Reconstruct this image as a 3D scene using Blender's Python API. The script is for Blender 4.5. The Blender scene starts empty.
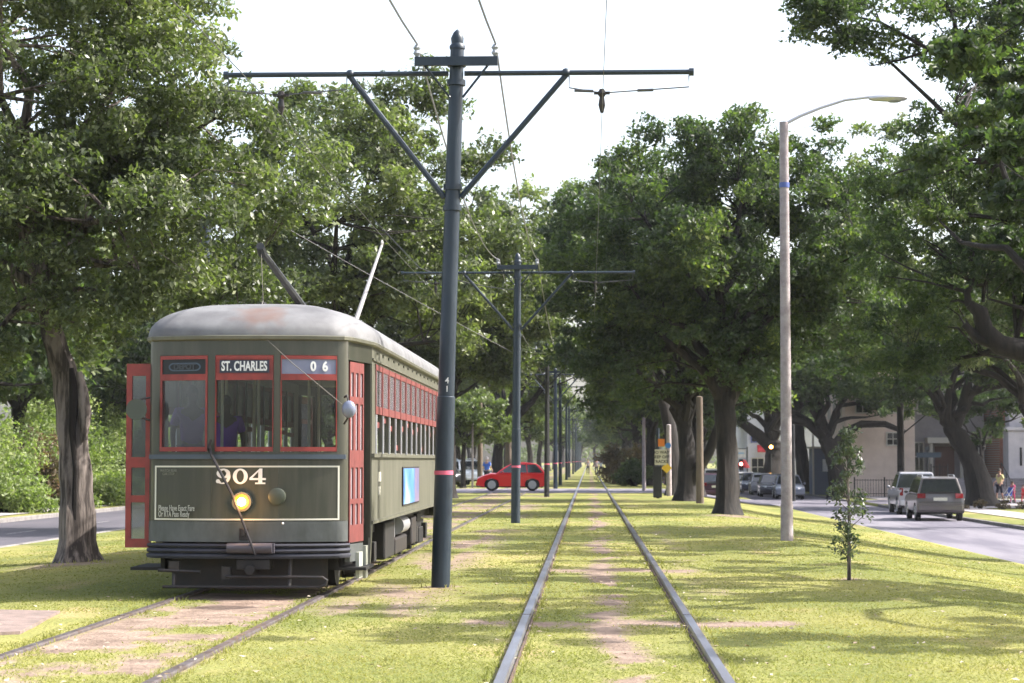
import bpy, bmesh, math, random
import numpy as np
from mathutils import Vector, Matrix
random.seed(7)
R = math.radians
scn = bpy.context.scene
COL = scn.collection

# ------------------------------------------------------------------ camera
F, W, H = 2050.0, 1024, 683
EYE = 1.56
PITCH = math.atan((460.6 - 341.5) / F)
YAW = math.atan(76.7 * math.cos(PITCH) / F)
cp, sp, cy, sy = math.cos(PITCH), math.sin(PITCH), math.cos(YAW), math.sin(YAW)
FWD = Vector((-sy * cp, cy * cp, sp)); RGT = Vector((cy, sy, 0)); UPV = RGT.cross(FWD)
cam = bpy.data.objects.new('camera', bpy.data.cameras.new('camera'))
COL.objects.link(cam); scn.camera = cam
cam.location = (0, 0, EYE); cam.rotation_euler = (math.pi / 2 + PITCH, 0, YAW)
cam.data.sensor_width = 36; cam.data.lens = 36 * F / W
cam.data.clip_end = 3000; cam.data.clip_start = 0.1
cam.data.dof.use_dof = True; cam.data.dof.focus_distance = 24.5; cam.data.dof.aperture_fstop = 4.5

def ray(px, py): return FWD * F + RGT * (px - 512) + UPV * (341.5 - py)
def at(px, py, Y):
    d = ray(px, py); t = Y / d.y
    return Vector((d.x * t, Y, EYE + d.z * t))

# ------------------------------------------------------------------ terrain profile
NR, FR, NL, FL = 9.1, 14.6, -12.7, -18.8      # kerb lines of the two roads
def sst(a, b, x):
    t = np.clip((np.asarray(x, float) - a) / (b - a), 0, 1); return t * t * (3 - 2 * t)
def gz(x, y=0):
    x = np.asarray(x, float)
    z = -0.60 * sst(3.6, 9.1, x) - 0.30 * sst(-7.0, -12.7, -np.abs(x) if False else x) if False else -0.60 * sst(3.6, 9.1, x)
    z = z - 0.30 * (1 - sst(-12.7, -6.5, x))
    z = np.where((x > NR + .01) & (x < FR - .01), -0.77, z)
    z = np.where(x >= FR - .01, -0.65, z)
    z = np.where((x < NL - .01) & (x > FL + .01), -0.44, z)
    z = np.where(x <= FL + .01, -0.30, z)
    return z
def g1(x, y=0): return float(gz(x, y))
def gp(px, py):
    d = ray(px, py); best = None
    for i in range(40000):
        Y = 8 + i * .02 if i < 20000 else 408
        t = Y / d.y; z = EYE + d.z * t; x = d.x * t
        if z <= g1(x): return Vector((x, Y, g1(x)))
    return Vector((d.x * 400 / d.y, 400, 0))

# ------------------------------------------------------------------ materials
MATS = {}
def nt(m): m.use_nodes = True; return m.node_tree
def mat(name, c1, c2=None, scale=4, rough=.6, metal=0, bump=0, bscale=None, spec=.5, coat=0, emit=None, stretch=(1, 1, 1), detail=5, lo=.35, hi=.65):
    if name in MATS: return MATS[name]
    m = bpy.data.materials.new(name); t = nt(m); n = t.nodes; l = t.links
    b = n['Principled BSDF']; b.inputs['Roughness'].default_value = rough; b.inputs['Metallic'].default_value = metal
    b.inputs['Specular IOR Level'].default_value = spec; b.inputs['Coat Weight'].default_value = coat
    b.inputs['Base Color'].default_value = (*c1, 1)
    tc = n.new('ShaderNodeTexCoord'); mp = n.new('ShaderNodeMapping'); mp.inputs['Scale'].default_value = stretch
    l.new(tc.outputs['Object'], mp.inputs['Vector'])
    if c2:
        ns = n.new('ShaderNodeTexNoise'); ns.inputs['Scale'].default_value = scale; ns.inputs['Detail'].default_value = detail; ns.inputs['Roughness'].default_value = .6
        l.new(mp.outputs[0], ns.inputs['Vector'])
        mr = n.new('ShaderNodeMapRange'); mr.inputs['From Min'].default_value = lo; mr.inputs['From Max'].default_value = hi
        l.new(ns.outputs['Fac'], mr.inputs['Value'])
        mx = n.new('ShaderNodeMix'); mx.data_type = 'RGBA'; mx.inputs['A'].default_value = (*c1, 1); mx.inputs['B'].default_value = (*c2, 1)
        l.new(mr.outputs[0], mx.inputs['Factor']); l.new(mx.outputs['Result'], b.inputs['Base Color'])
    if bump:
        nb = n.new('ShaderNodeTexNoise'); nb.inputs['Scale'].default_value = bscale or scale * 3; nb.inputs['Detail'].default_value = 6
        l.new(mp.outputs[0], nb.inputs['Vector'])
        bp = n.new('ShaderNodeBump'); bp.inputs['Strength'].default_value = bump; bp.inputs['Distance'].default_value = .03
        l.new(nb.outputs['Fac'], bp.inputs['Height']); l.new(bp.outputs[0], b.inputs['Normal'])
    if emit:
        b.inputs['Emission Color'].default_value = (*emit[0], 1); b.inputs['Emission Strength'].default_value = emit[1]
    MATS[name] = m; return m

def leafmat(name, stops, rough=.42, trans=.32, spec=.5, tcol=(1.15, 1.45, .5)):
    m = bpy.data.materials.new(name); t = nt(m); n = t.nodes; l = t.links
    b = n['Principled BSDF']; b.inputs['Roughness'].default_value = rough; b.inputs['Specular IOR Level'].default_value = spec
    a = n.new('ShaderNodeAttribute'); a.attribute_name = 'tint'
    cr = n.new('ShaderNodeValToRGB'); e = cr.color_ramp.elements
    e[0].position = stops[0][0]; e[0].color = (*stops[0][1], 1); e[1].position = stops[-1][0]; e[1].color = (*stops[-1][1], 1)
    for p, c in stops[1:-1]: k = e.new(p); k.color = (*c, 1)
    l.new(a.outputs['Fac'], cr.inputs['Fac']); l.new(cr.outputs[0], b.inputs['Base Color'])
    tr = n.new('ShaderNodeBsdfTranslucent'); mu = n.new('ShaderNodeMix'); mu.data_type = 'RGBA'; mu.blend_type = 'MULTIPLY'; mu.inputs['Factor'].default_value = 1
    mu.inputs['B'].default_value = (*tcol, 1); l.new(cr.outputs[0], mu.inputs['A']); l.new(mu.outputs['Result'], tr.inputs['Color'])
    ms = n.new('ShaderNodeMixShader'); ms.inputs['Fac'].default_value = trans
    l.new(b.outputs[0], ms.inputs[1]); l.new(tr.outputs[0], ms.inputs[2]); l.new(ms.outputs[0], n['Material Output'].inputs['Surface'])
    return m

def glassmat(name, tint=(.9, .93, .92), refl=.12, rough=.03, op=0.0, opc=(.1, .1, .1)):
    m = bpy.data.materials.new(name); t = nt(m); n = t.nodes; l = t.links
    n.remove(n['Principled BSDF'])
    tr = n.new('ShaderNodeBsdfTransparent'); tr.inputs['Color'].default_value = (*tint, 1)
    gl = n.new('ShaderNodeBsdfGlossy'); gl.inputs['Roughness'].default_value = rough; gl.inputs['Color'].default_value = (.9, .93, .95, 1)
    df = n.new('ShaderNodeBsdfDiffuse'); df.inputs['Color'].default_value = (*opc, 1)
    m1 = n.new('ShaderNodeMixShader'); m1.inputs['Fac'].default_value = op; l.new(tr.outputs[0], m1.inputs[1]); l.new(df.outputs[0], m1.inputs[2])
    fr = n.new('ShaderNodeFresnel'); fr.inputs['IOR'].default_value = 1.5
    ad = n.new('ShaderNodeMath'); ad.operation = 'ADD'; ad.inputs[1].default_value = refl - .04; ad.use_clamp = True; l.new(fr.outputs[0], ad.inputs[0])
    m2 = n.new('ShaderNodeMixShader'); l.new(ad.outputs[0], m2.inputs['Fac']); l.new(m1.outputs[0], m2.inputs[1]); l.new(gl.outputs[0], m2.inputs[2])
    l.new(m2.outputs[0], n['Material Output'].inputs['Surface']); return m

# ------------------------------------------------------------------ mesh builder
class MB:
    def __init__(s): s.v = []; s.f = []
    def add(s, vs, fs):
        o = len(s.v); s.v += [tuple(p) for p in vs]; s.f += [tuple(i + o for i in f) for f in fs]; return s
    def box(s, c, d, rot=None):
        hx, hy, hz = d[0] / 2, d[1] / 2, d[2] / 2; c = Vector(c)
        vs = [Vector((x, y, z)) for x in (-hx, hx) for y in (-hy, hy) for z in (-hz, hz)]
        if rot is not None: vs = [rot @ p for p in vs]
        return s.add([p + c for p in vs], [(0, 1, 3, 2), (4, 6, 7, 5), (0, 4, 5, 1), (2, 3, 7, 6), (0, 2, 6, 4), (1, 5, 7, 3)])
    def bb(s, x0, x1, y0, y1, z0, z1): return s.box(((x0 + x1) / 2, (y0 + y1) / 2, (z0 + z1) / 2), (abs(x1 - x0), abs(y1 - y0), abs(z1 - z0)))
    def loft(s, rings, cap=True, closed=True):
        n = len(rings[0]); o = len(s.v)
        for r in rings: s.v += [tuple(p) for p in r]
        for i in range(len(rings) - 1):
            for j in range(n if closed else n - 1):
                k = (j + 1) % n; s.f.append((o + i * n + j, o + i * n + k, o + (i + 1) * n + k, o + (i + 1) * n + j))
        if cap:
            s.f.append(tuple(o + j for j in range(n))[::-1]); s.f.append(tuple(o + (len(rings) - 1) * n + j for j in range(n)))
        return s
    def tube(s, pts, rad, n=8, cap=True):
        pts = [Vector(p) for p in pts]
        if not hasattr(rad, '__len__'): rad = [rad] * len(pts)
        ref = None; rings = []
        for i, p in enumerate(pts):
            d = (pts[min(i + 1, len(pts) - 1)] - pts[max(i - 1, 0)])
            d = d.normalized() if d.length > 1e-6 else (pts[i] - pts[i - 2]).normalized() if i >= 2 and (pts[i] - pts[i - 2]).length > 1e-6 else (pts[-1] - pts[0]).normalized()
            if ref is None:
                ref = Vector((1, 0, 0)) if abs(d.x) < .8 else Vector((0, 1, 0))
            u = (ref - d * ref.dot(d)).normalized(); ref = u; w = d.cross(u)
            rings.append([p + (u * math.cos(2 * math.pi * k / n) + w * math.sin(2 * math.pi * k / n)) * rad[i] for k in range(n)])
        return s.loft(rings, cap)
    def cyl(s, a, b, r, r2=None, n=12): return s.tube([a, b], [r, r if r2 is None else r2], n)
    def slab(s, pts, th):   # polygon with a thickness vector
        pts = [Vector(p) for p in pts]; th = Vector(th); n = len(pts)
        return s.add(pts + [p + th for p in pts], [tuple(range(n))[::-1], tuple(range(n, 2 * n))] + [(i, (i + 1) % n, (i + 1) % n + n, i + n) for i in range(n)])
    def sphere(s, c, r, n=10, m=6, sc=(1, 1, 1)):
        c = Vector(c); rings = []
        for i in range(m + 1):
            a = math.pi * (i + .02) / (m + .04) - math.pi / 2
            rings.append([c + Vector((math.cos(a) * math.cos(2 * math.pi * k / n) * r * sc[0], math.cos(a) * math.sin(2 * math.pi * k / n) * r * sc[1], math.sin(a) * r * sc[2])) for k in range(n)])
        return s.loft(rings)
def link(name, me, m, parent=None, loc=None):
    o = bpy.data.objects.new(name, me); COL.objects.link(o)
    if m: me.materials.append(m)
    if parent: o.parent = parent
    if loc is not None: o.location = loc
    return o
def obj(name, mb, m, parent=None, smooth=False, bevel=0, loc=None, recalc=True, solid=0):
    me = bpy.data.meshes.new(name); me.from_pydata(mb.v, [], mb.f)
    if recalc:
        bm = bmesh.new(); bm.from_mesh(me); bmesh.ops.recalc_face_normals(bm, faces=bm.faces); bm.to_mesh(me); bm.free()
    if smooth: me.shade_smooth()
    o = link(name, me, m, parent, loc)
    if solid:
        md = o.modifiers.new('s', 'SOLIDIFY'); md.thickness = abs(solid); md.offset = -1 if solid > 0 else 1
    if bevel:
        md = o.modifiers.new('b', 'BEVEL'); md.width = bevel; md.segments = 2; md.limit_method = 'ANGLE'; md.angle_limit = R(35)
    if smooth:
        try:
            me.set_sharp_from_angle(angle=R(42))
        except Exception: pass
    return o
def thing(name, label, cat, loc=(0, 0, 0), rz=0, group=None):
    o = bpy.data.objects.new(name, None); COL.objects.link(o); o.location = loc; o.rotation_euler = (0, 0, rz)
    o.empty_display_size = .2
    return tag(o, label, cat, group)
def tag(o, label, cat, group=None, kind=None):
    if label: o['label'] = label
    if cat: o['category'] = cat
    if group: o['group'] = group
    if kind: o['kind'] = kind
    return o
def struct(o): o['kind'] = 'structure'; return o
def dup(root, loc, rz=0, label=None, group=None, sc=1):
    r = root.copy(); COL.objects.link(r); r.location = loc; r.rotation_euler = (0, 0, rz)
    r.scale = (sc, sc, sc) if not hasattr(sc, '__len__') else sc
    if label: r['label'] = label
    if group: r['group'] = group
    for ch in list(root.children):
        c = ch.copy(); COL.objects.link(c); c.parent = r
        for g in list(ch.children):
            d = g.copy(); COL.objects.link(d); d.parent = c
    return r
def text(name, s, size, m, parent, loc, rot, ext=.002, bold=0, sx=1, align='CENTER', space=1):
    cu = bpy.data.curves.new(name, 'FONT'); cu.body = s; cu.size = size; cu.extrude = ext; cu.align_x = align; cu.align_y = 'CENTER'; cu.offset = bold; cu.space_character = space
    cu.resolution_u = 4
    o = bpy.data.objects.new(name, cu); COL.objects.link(o)
    dg = bpy.context.evaluated_depsgraph_get(); me = bpy.data.meshes.new_from_object(o.evaluated_get(dg))
    COL.objects.unlink(o); bpy.data.objects.remove(o)
    o = link(name, me, None, parent); me.materials.clear(); me.materials.append(m)
    o.location = loc; o.rotation_euler = rot; o.scale = (sx, 1, 1); return o

# ------------------------------------------------------------------ materials list
M = dict(
 bark=mat('bark', (.026, .020, .018), (.006, .005, .005), 8, .9, bump=1, bscale=9, stretch=(1, 1, .22)),
 bark_pale=mat('bark_pale', (.20, .165, .145), (.035, .026, .022), 9, .9, bump=1, bscale=12, stretch=(1, 1, .13), lo=.40, hi=.58),
 pole=mat('pole_green', (.006, .016, .030), (.016, .028, .044), 5, .42, spec=.5, bump=.15, bscale=18, stretch=(1, 1, .3)),
 pole_black=mat('pole_black', (.010, .013, .016), (.02, .02, .022), 8, .6),
 iron=mat('iron', (.012, .012, .014), (.026, .018, .016), 8, .6),
 under=mat('undercarriage', (.006, .006, .007), (.014, .011, .011), 9, .7),
 rail=mat('rail_steel', (.42, .43, .50), (.28, .25, .26), 6, .30, metal=.85, stretch=(1, .1, 1)),
 railside=mat('rail_rust', (.11, .065, .045), (.06, .04, .032), 12, .9),
 wire=mat('wire', (.10, .10, .105), rough=.5, metal=.3),
 ins=mat('insulator', (.30, .32, .36), rough=.25),
 pink=mat('pink_band', (.65, .12, .20), rough=.5),
 white=mat('white_paint', (.75, .75, .76), (.6, .6, .6), 5, .45),
 concrete=mat('concrete_pole', (.36, .32, .33), (.26, .22, .23), 7, .85, bump=.3, bscale=30),
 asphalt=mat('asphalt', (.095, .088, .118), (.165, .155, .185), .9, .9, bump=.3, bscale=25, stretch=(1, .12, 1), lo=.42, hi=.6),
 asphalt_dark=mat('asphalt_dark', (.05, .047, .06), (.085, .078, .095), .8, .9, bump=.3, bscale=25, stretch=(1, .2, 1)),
 paving=mat('paving', (.40, .37, .37), (.32, .28, .28), 1.2, .9),
 kerb=mat('kerb', (.22, .205, .20), (.14, .13, .125), 3, .9),
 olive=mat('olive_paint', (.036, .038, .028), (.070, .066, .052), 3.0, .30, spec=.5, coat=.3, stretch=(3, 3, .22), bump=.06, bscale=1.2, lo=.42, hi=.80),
 apron=mat('apron_paint', (.085, .092, .095), (.05, .055, .052), 5, .42, stretch=(1, 1, .5)),
 red=mat('red_paint', (.27, .034, .028), (.17, .022, .02), 5, .45, coat=.1),
 roof=mat('tram_roof', (.17, .17, .175), (.095, .093, .098), 2.2, .65, bump=.1, bscale=10, detail=8),
 roofstain=None,
 cream=mat('cream', (.62, .6, .52), rough=.6),
 silver=mat('silver', (.55, .55, .58), rough=.35, metal=.6),
 postw=mat('window_post', (.62, .62, .66), rough=.4, metal=.3),
 black=mat('black_board', (.006, .007, .010), rough=.45),
 blueblack=mat('sign_navy', (.02, .025, .05), rough=.4),
 interior=mat('interior_wood', (.03, .018, .012), (.02, .012, .008), 6, .6),
 ceiling=mat('tram_ceiling', (.16, .15, .12), rough=.7),
 seatwood=mat('seat_mahogany', (.10, .028, .015), (.06, .02, .012), 6, .4),
 rubber=mat('rubber', (.015, .015, .016), rough=.8),
 chrome=mat('rim_metal', (.55, .56, .58), rough=.35, metal=.7),
 wood=mat('utility_wood', (.17, .13, .10), (.09, .07, .055), 6, .9, stretch=(1, 1, .1), bump=.4),
)
M['glass'] = glassmat('clear_glass', (.85, .88, .87), .045)
M['glass_dusty'] = glassmat('dusty_glass', (.7, .74, .76), .12, .08, .10, (.2, .2, .26))
M['glass_pane'] = glassmat('sash_pane', (.5, .5, .55), .20, .15, .65, (.50, .44, .48))
M['carglass'] = mat('car_glass', (.02, .024, .028), rough=.06, spec=1.0)
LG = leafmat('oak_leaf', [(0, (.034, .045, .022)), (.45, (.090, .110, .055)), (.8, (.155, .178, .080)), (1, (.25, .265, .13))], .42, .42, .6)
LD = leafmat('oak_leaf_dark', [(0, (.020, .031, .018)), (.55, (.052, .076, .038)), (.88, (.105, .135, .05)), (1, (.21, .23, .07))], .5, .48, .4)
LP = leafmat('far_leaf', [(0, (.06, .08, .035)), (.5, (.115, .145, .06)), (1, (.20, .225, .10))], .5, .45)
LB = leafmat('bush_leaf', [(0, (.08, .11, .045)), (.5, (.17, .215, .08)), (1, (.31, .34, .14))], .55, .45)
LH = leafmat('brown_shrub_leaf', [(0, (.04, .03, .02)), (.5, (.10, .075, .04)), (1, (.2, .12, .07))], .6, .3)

# ------------------------------------------------------------------ world, sun
EL, AZ = R(43), R(9)          # azimuth measured from +X towards +Y
S = Vector((math.cos(EL) * math.cos(AZ), math.cos(EL) * math.sin(AZ), math.sin(EL)))
w = bpy.data.worlds.new('World'); scn.world = w; w.use_nodes = True
n = w.node_tree.nodes; l = w.node_tree.links; bg = n['Background']
sk = n.new('ShaderNodeTexSky'); sk.sky_type = 'NISHITA'; sk.sun_disc = False; sk.sun_elevation = EL; sk.sun_rotation = math.pi / 2 - AZ
sk.air_density = 1.0; sk.dust_density = 4.0; sk.ozone_density = 1.0
hs = n.new('ShaderNodeHueSaturation'); hs.inputs['Saturation'].default_value = .62; hs.inputs['Value'].default_value = 1.4
l.new(sk.outputs[0], hs.inputs['Color']); l.new(hs.outputs[0], bg.inputs['Color']); bg.inputs['Strength'].default_value = .15
sun = bpy.data.objects.new('sun', bpy.data.lights.new('sun', 'SUN')); COL.objects.link(sun)
sun.data.energy = 5.0; sun.data.angle = R(.53); sun.data.color = (1, .95, .88)
sun.rotation_euler = S.to_track_quat('Z', 'Y').to_euler()
vs = scn.view_settings; vs.view_transform = 'Standard'; vs.look = 'None'; vs.gamma = 1; vs.use_curve_mapping = False; vs.exposure = 1.12
scn.cycles.max_bounces = 6; scn.cycles.diffuse_bounces = 2; scn.cycles.transmission_bounces = 4; scn.cycles.transparent_max_bounces = 12; scn.cycles.glossy_bounces = 3
scn.cycles.use_denoising = True; scn.cycles.caustics_reflective = False; scn.cycles.caustics_refractive = False
scn.cycles.volume_step_rate = 4

# ------------------------------------------------------------------ numpy noise
def _hash(ix, iy, seed):
    h = (ix.astype(np.int64) * 374761393 + iy.astype(np.int64) * 668265263 + seed * 1442695041) & 0x7fffffff
    h = ((h ^ (h >> 13)) * 1274126177) & 0x7fffffff
    return ((h ^ (h >> 16)) & 0xffff) / 65535.0
def vnoise(x, y, seed=0):
    ix = np.floor(x); iy = np.floor(y); fx = x - ix; fy = y - iy; fx = fx * fx * (3 - 2 * fx); fy = fy * fy * (3 - 2 * fy)
    a = _hash(ix, iy, seed); b = _hash(ix + 1, iy, seed); c = _hash(ix, iy + 1, seed); d = _hash(ix + 1, iy + 1, seed)
    return (a * (1 - fx) + b * fx) * (1 - fy) + (c * (1 - fx) + d * fx) * fy
def fbm(x, y, seed=0):
    return .5 * vnoise(x, y, seed) + .3 * vnoise(x * 2.1, y * 2.1, seed + 1) + .2 * vnoise(x * 4.3, y * 4.3, seed + 2)

CT, CT2 = .176, -3.87          # centre lines of the two tracks
GA = .795                      # half gauge
def dirt_f(x, y):
    d = np.zeros_like(x)
    nn = fbm(x * 2.2, y * 1.1, 3); n2 = fbm(x * .9, y * .35, 9)
    d = np.maximum(d, np.clip((1 - np.abs(x - CT - .05 + .1 * np.sin(y * .7)) / (.18 + .28 * n2)), 0, 1) * np.clip((nn - .30) * 5, 0, 1) * (n2 > .38))
    for (yc, w_, xa, xb) in ((19.9, .42, -1.2, 2.0), (29.5, .5, -.6, 1.5)):
        d = np.maximum(d, np.exp(-((y - yc - .12 * np.sin(x * 4)) / w_) ** 2) * sst(xa - .3, xa + .2, x) * (1 - sst(xb - .2, xb + .3, x)) * np.clip((nn - .2) * 4, 0, 1))
    d = np.maximum(d, sst(-4.75, -4.5, x) * (1 - sst(-3.3, -3.1, x)) * np.clip((nn - .34) * 4, 0, 1) * .85)
    d = np.maximum(d, .4 * np.exp(-((x - 1.5) / .35) ** 2) * np.clip((n2 - .48) * 7, 0, 1))
    d = np.maximum(d, .75 * np.exp(-((x + 2.3) / .7) ** 2) * np.clip((fbm(x * .8, y * .22, 21) - .5) * 8, 0, 1))
    for c in (CT - GA, CT + GA, CT2 - GA, CT2 + GA):
        d = np.maximum(d, np.clip(1 - (np.abs(x - c) - .06) / .05, 0, 1) * .55)
    for (bx, by, br) in ((-8.1, 32.1, .9), (4.1, 59, 1.0), (3.47, 27.5, .25), (-1.85, 25.6, .3)):
        d = np.maximum(d, np.clip(1.3 - np.hypot(x - bx, (y - by) * .7) / br, 0, 1) * (.5 + nn * .6))
    return np.clip(d, 0, 1)

def fast_mesh(name, V, Fq, k):
    me = bpy.data.meshes.new(name); nf = len(Fq)
    me.vertices.add(len(V)); me.vertices.foreach_set('co', V.astype(np.float32).ravel())
    me.loops.add(nf * k); me.loops.foreach_set('vertex_index', Fq.astype(np.int32).ravel())
    me.polygons.add(nf); me.polygons.foreach_set('loop_start', np.arange(0, nf * k, k, dtype=np.int32)); me.polygons.foreach_set('loop_total', np.full(nf, k, np.int32))
    me.update(calc_edges=True); me.validate(); return me

# ------------------------------------------------------------------ ground
def make_ground():
    xs = np.unique(np.round(np.concatenate([np.linspace(-900, -40, 14), np.linspace(-40, -19, 10), [FL - .012, FL + .012], np.linspace(-18, -13, 4), [NL - .012, NL + .012],
        np.linspace(-12.6, -7, 24), np.linspace(-6.9, 4.2, 280), np.linspace(4.3, 9.0, 50), [NR - .0, NR + .012], np.linspace(10, 14, 4), [FR - .012, FR], np.linspace(15, 40, 12), np.linspace(45, 900, 14)]), 4))
    ys = np.concatenate([np.linspace(-30, 9, 12), 9.2 * np.power(150 / 9.2, np.linspace(0, 1, 340)), np.linspace(156, 1600, 40)])
    X, Y = np.meshgrid(xs, ys); Z = gz(X)
    bumps = (fbm(X * .8, Y * .8, 5) - .5) * .05 * (np.abs(X) < 8.5) * (1 - sst(1.6, .3, np.abs(np.abs(X + 1.85) - 2.02)) * 0)
    Z = Z + bumps * np.clip((np.minimum(np.minimum(np.abs(X - CT + GA), np.abs(X - CT - GA)), np.minimum(np.abs(X - CT2 + GA), np.abs(X - CT2 - GA))) - .1) * 2, 0, 1) * (np.abs(X) < 8.5) - 0.01
    V = np.stack([X, Y, Z], -1).reshape(-1, 3); ny, nx = X.shape
    i = np.arange(ny - 1)[:, None] * nx + np.arange(nx - 1)[None]; Fq = np.stack([i, i + 1, i + nx + 1, i + nx], -1).reshape(-1, 4)
    me = fast_mesh('ground', V, Fq, 4)
    D = dirt_f(X.ravel(), Y.ravel()); a = me.attributes.new('dirt', 'FLOAT', 'POINT'); a.data.foreach_set('value', D.astype(np.float32))
    me.shade_smooth()
    m = bpy.data.materials.new('lawn'); t = nt(m); n = t.nodes; l = t.links; b = n['Principled BSDF']; b.inputs['Roughness'].default_value = 1; b.inputs['Specular IOR Level'].default_value = .1
    tc = n.new('ShaderNodeTexCoord')
    def noise(sc, det=5, st=(1, 1, 1)):
        mp = n.new('ShaderNodeMapping'); mp.inputs['Scale'].default_value = st; l.new(tc.outputs['Object'], mp.inputs[0])
        q = n.new('ShaderNodeTexNoise'); q.inputs['Scale'].default_value = sc; q.inputs['Detail'].default_value = det; l.new(mp.outputs[0], q.inputs['Vector']); return q
    def rng(o, a_, b_):
        q = n.new('ShaderNodeMapRange'); q.inputs['From Min'].default_value = a_; q.inputs['From Max'].default_value = b_; l.new(o, q.inputs['Value']); return q.outputs[0]
    def mix(f, A, B):
        q = n.new('ShaderNodeMix'); q.data_type = 'RGBA'; l.new(f, q.inputs['Factor'])
        for s_, v in (('A', A), ('B', B)):
            if isinstance(v, tuple): q.inputs[s_].default_value = (*v, 1)
            else: l.new(v, q.inputs[s_])
        return q.outputs['Result']
    c = mix(rng(noise(.35, 6, (1, .6, 1)).outputs['Fac'], .42, .62), GRASS_A, GRASS_B)
    c = mix(rng(noise(9, 4).outputs['Fac'], .45, .75), c, (.20, .19, .065))
    c = mix(rng(noise(.8, 5, (1, .5, 1)).outputs['Fac'], .58, .74), c, (.33, .26, .13))
    at_ = n.new('ShaderNodeAttribute'); at_.attribute_name = 'dirt'
    ad = n.new('ShaderNodeMath'); ad.operation = 'MULTIPLY_ADD'; l.new(noise(7, 6).outputs['Fac'], ad.inputs[0]); ad.inputs[1].default_value = .9; l.new(at_.outputs['Fac'], ad.inputs[2])
    dc = mix(rng(noise(3, 6).outputs['Fac'], .35, .65), (.29, .22, .175), (.17, .125, .10))
    c = mix(rng(ad.outputs[0], .62, 1.18), c, dc)
    l.new(c, b.inputs['Base Color'])
    bp = n.new('ShaderNodeBump'); bp.inputs['Strength'].default_value = .8; bp.inputs['Distance'].default_value = .04; l.new(noise(22, 5).outputs['Fac'], bp.inputs['Height']); l.new(bp.outputs[0], b.inputs['Normal'])
    o = link('ground', me, m); struct(o)
GRASS_A, GRASS_B = (.15, .17, .055), (.27, .255, .09)
make_ground()

def strip(name, x0, x1, y0, y1, z, m, follow=False, nx=1, ny=1):
    mb = MB(); xs = np.linspace(x0, x1, nx + 1); ys = np.linspace(y0, y1, ny + 1)
    for y in ys:
        for x in xs: mb.v.append((x, y, (g1(x) if follow else 0) + z))
    for j in range(ny):
        for i in range(nx): a = j * (nx + 1) + i; mb.f.append((a, a + 1, a + nx + 2, a + nx + 1))
    return struct(obj(name, mb, m))
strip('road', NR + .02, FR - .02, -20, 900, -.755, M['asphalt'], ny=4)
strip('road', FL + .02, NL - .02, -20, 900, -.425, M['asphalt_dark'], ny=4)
strip('cross_street', NL + .1, NR - .1, 99, 114, .014, M['asphalt'], True, 60)
strip('cross_street', FR + .17, 75, 105, 116, .012, M['asphalt'], True, 2)
strip('cross_street', -80, FL - .17, 105, 116, .012, M['asphalt'], True, 2)
for x, z, s_ in ((NR, g1(9.05), 1), (FR, -.65, -1), (NL, g1(-12.65), -1), (FL, -.30, 1)):
    for (a, b_) in ((-20, 98 if abs(x) < 14 else 104), (117, 500)):
        mb = MB(); mb.bb(x - .08, x + .08, a, b_, z - .3, z + (.012 if x != NR else -.04)); struct(obj('kerb', mb, M['kerb'], bevel=.02))
strip('sidewalk', 16.4, 18.2, 117, 420, -.632, M['paving']); strip('sidewalk', 16.4, 18.2, -20, 96, -.632, M['paving'])
strip('sidewalk', 15.0, 70, 96, 104.8, -.632, M['paving'], nx=3); strip('sidewalk', 18.4, 70, 116.2, 117.9, -.63, M['paving'])
strip('sidewalk', FL - 2.6, FL - .9, -20, 400, -.282, M['paving'])
# lane line on the left road
mb = MB(); [mb.bb(-15.78, -15.70, y, y + 3, -.424, -.420) for y in range(10, 120, 9)]; struct(obj('road_marking', mb, mat('worn_line', (.30, .29, .30), (.12, .11, .13), 4, .9)))
# tram-stop slab at the left edge
q = [gp(-140, 612), gp(60, 613), gp(20, 634), gp(-140, 642)]
mb = MB(); mb.slab([(p.x, p.y, -.06) for p in q], (0, 0, .085)); o = obj('path', mb, mat('pink_concrete', (.24, .175, .155), (.15, .115, .10), 5, .95, bump=.4, bscale=20)); struct(o)

# tracks
def track(cx, label, dz=0, rm=None):
    t = thing('tram_track', label, 'railway track', (cx, 0, dz), 0, 'tram tracks in the grass')
    for s_ in (-1, 1):
        mb = MB(); x = s_ * GA
        prof = [(-.05, -.02), (-.042, .028), (-.034, .040), (.034, .040), (.042, .028), (.05, -.02)]
        ys = [-8 + i * 12 for i in range(44)]; rings = []
        for i, y in enumerate(ys):
            j = .004 * math.sin(i * 2.3); rings.append([(x + p[0] + j, y, p[1]) for p in prof])
        mb.loft(rings, True)
        rl = obj('rail', mb, rm or M['rail'], t)
        mb = MB(); mb.bb(x + s_ * -.072, x + s_ * -.052, -8, 500, -.03, .006); obj('flangeway', mb, M['railside'], rl)
        for y in (20.4, 31.5, 43): mb = MB(); mb.bb(x - .046, x + .046, y, y + .025, .0402, .0425); obj('joint', mb, M['railside'], rl)
track(CT, 'tram track with worn shiny rails running straight away through open grass')
track(CT2, 'tram track with rusty rails carrying the green streetcar', -.022, mat('rail_dull', (.14, .125, .13), (.09, .065, .055), 8, .5, metal=.5))

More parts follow.
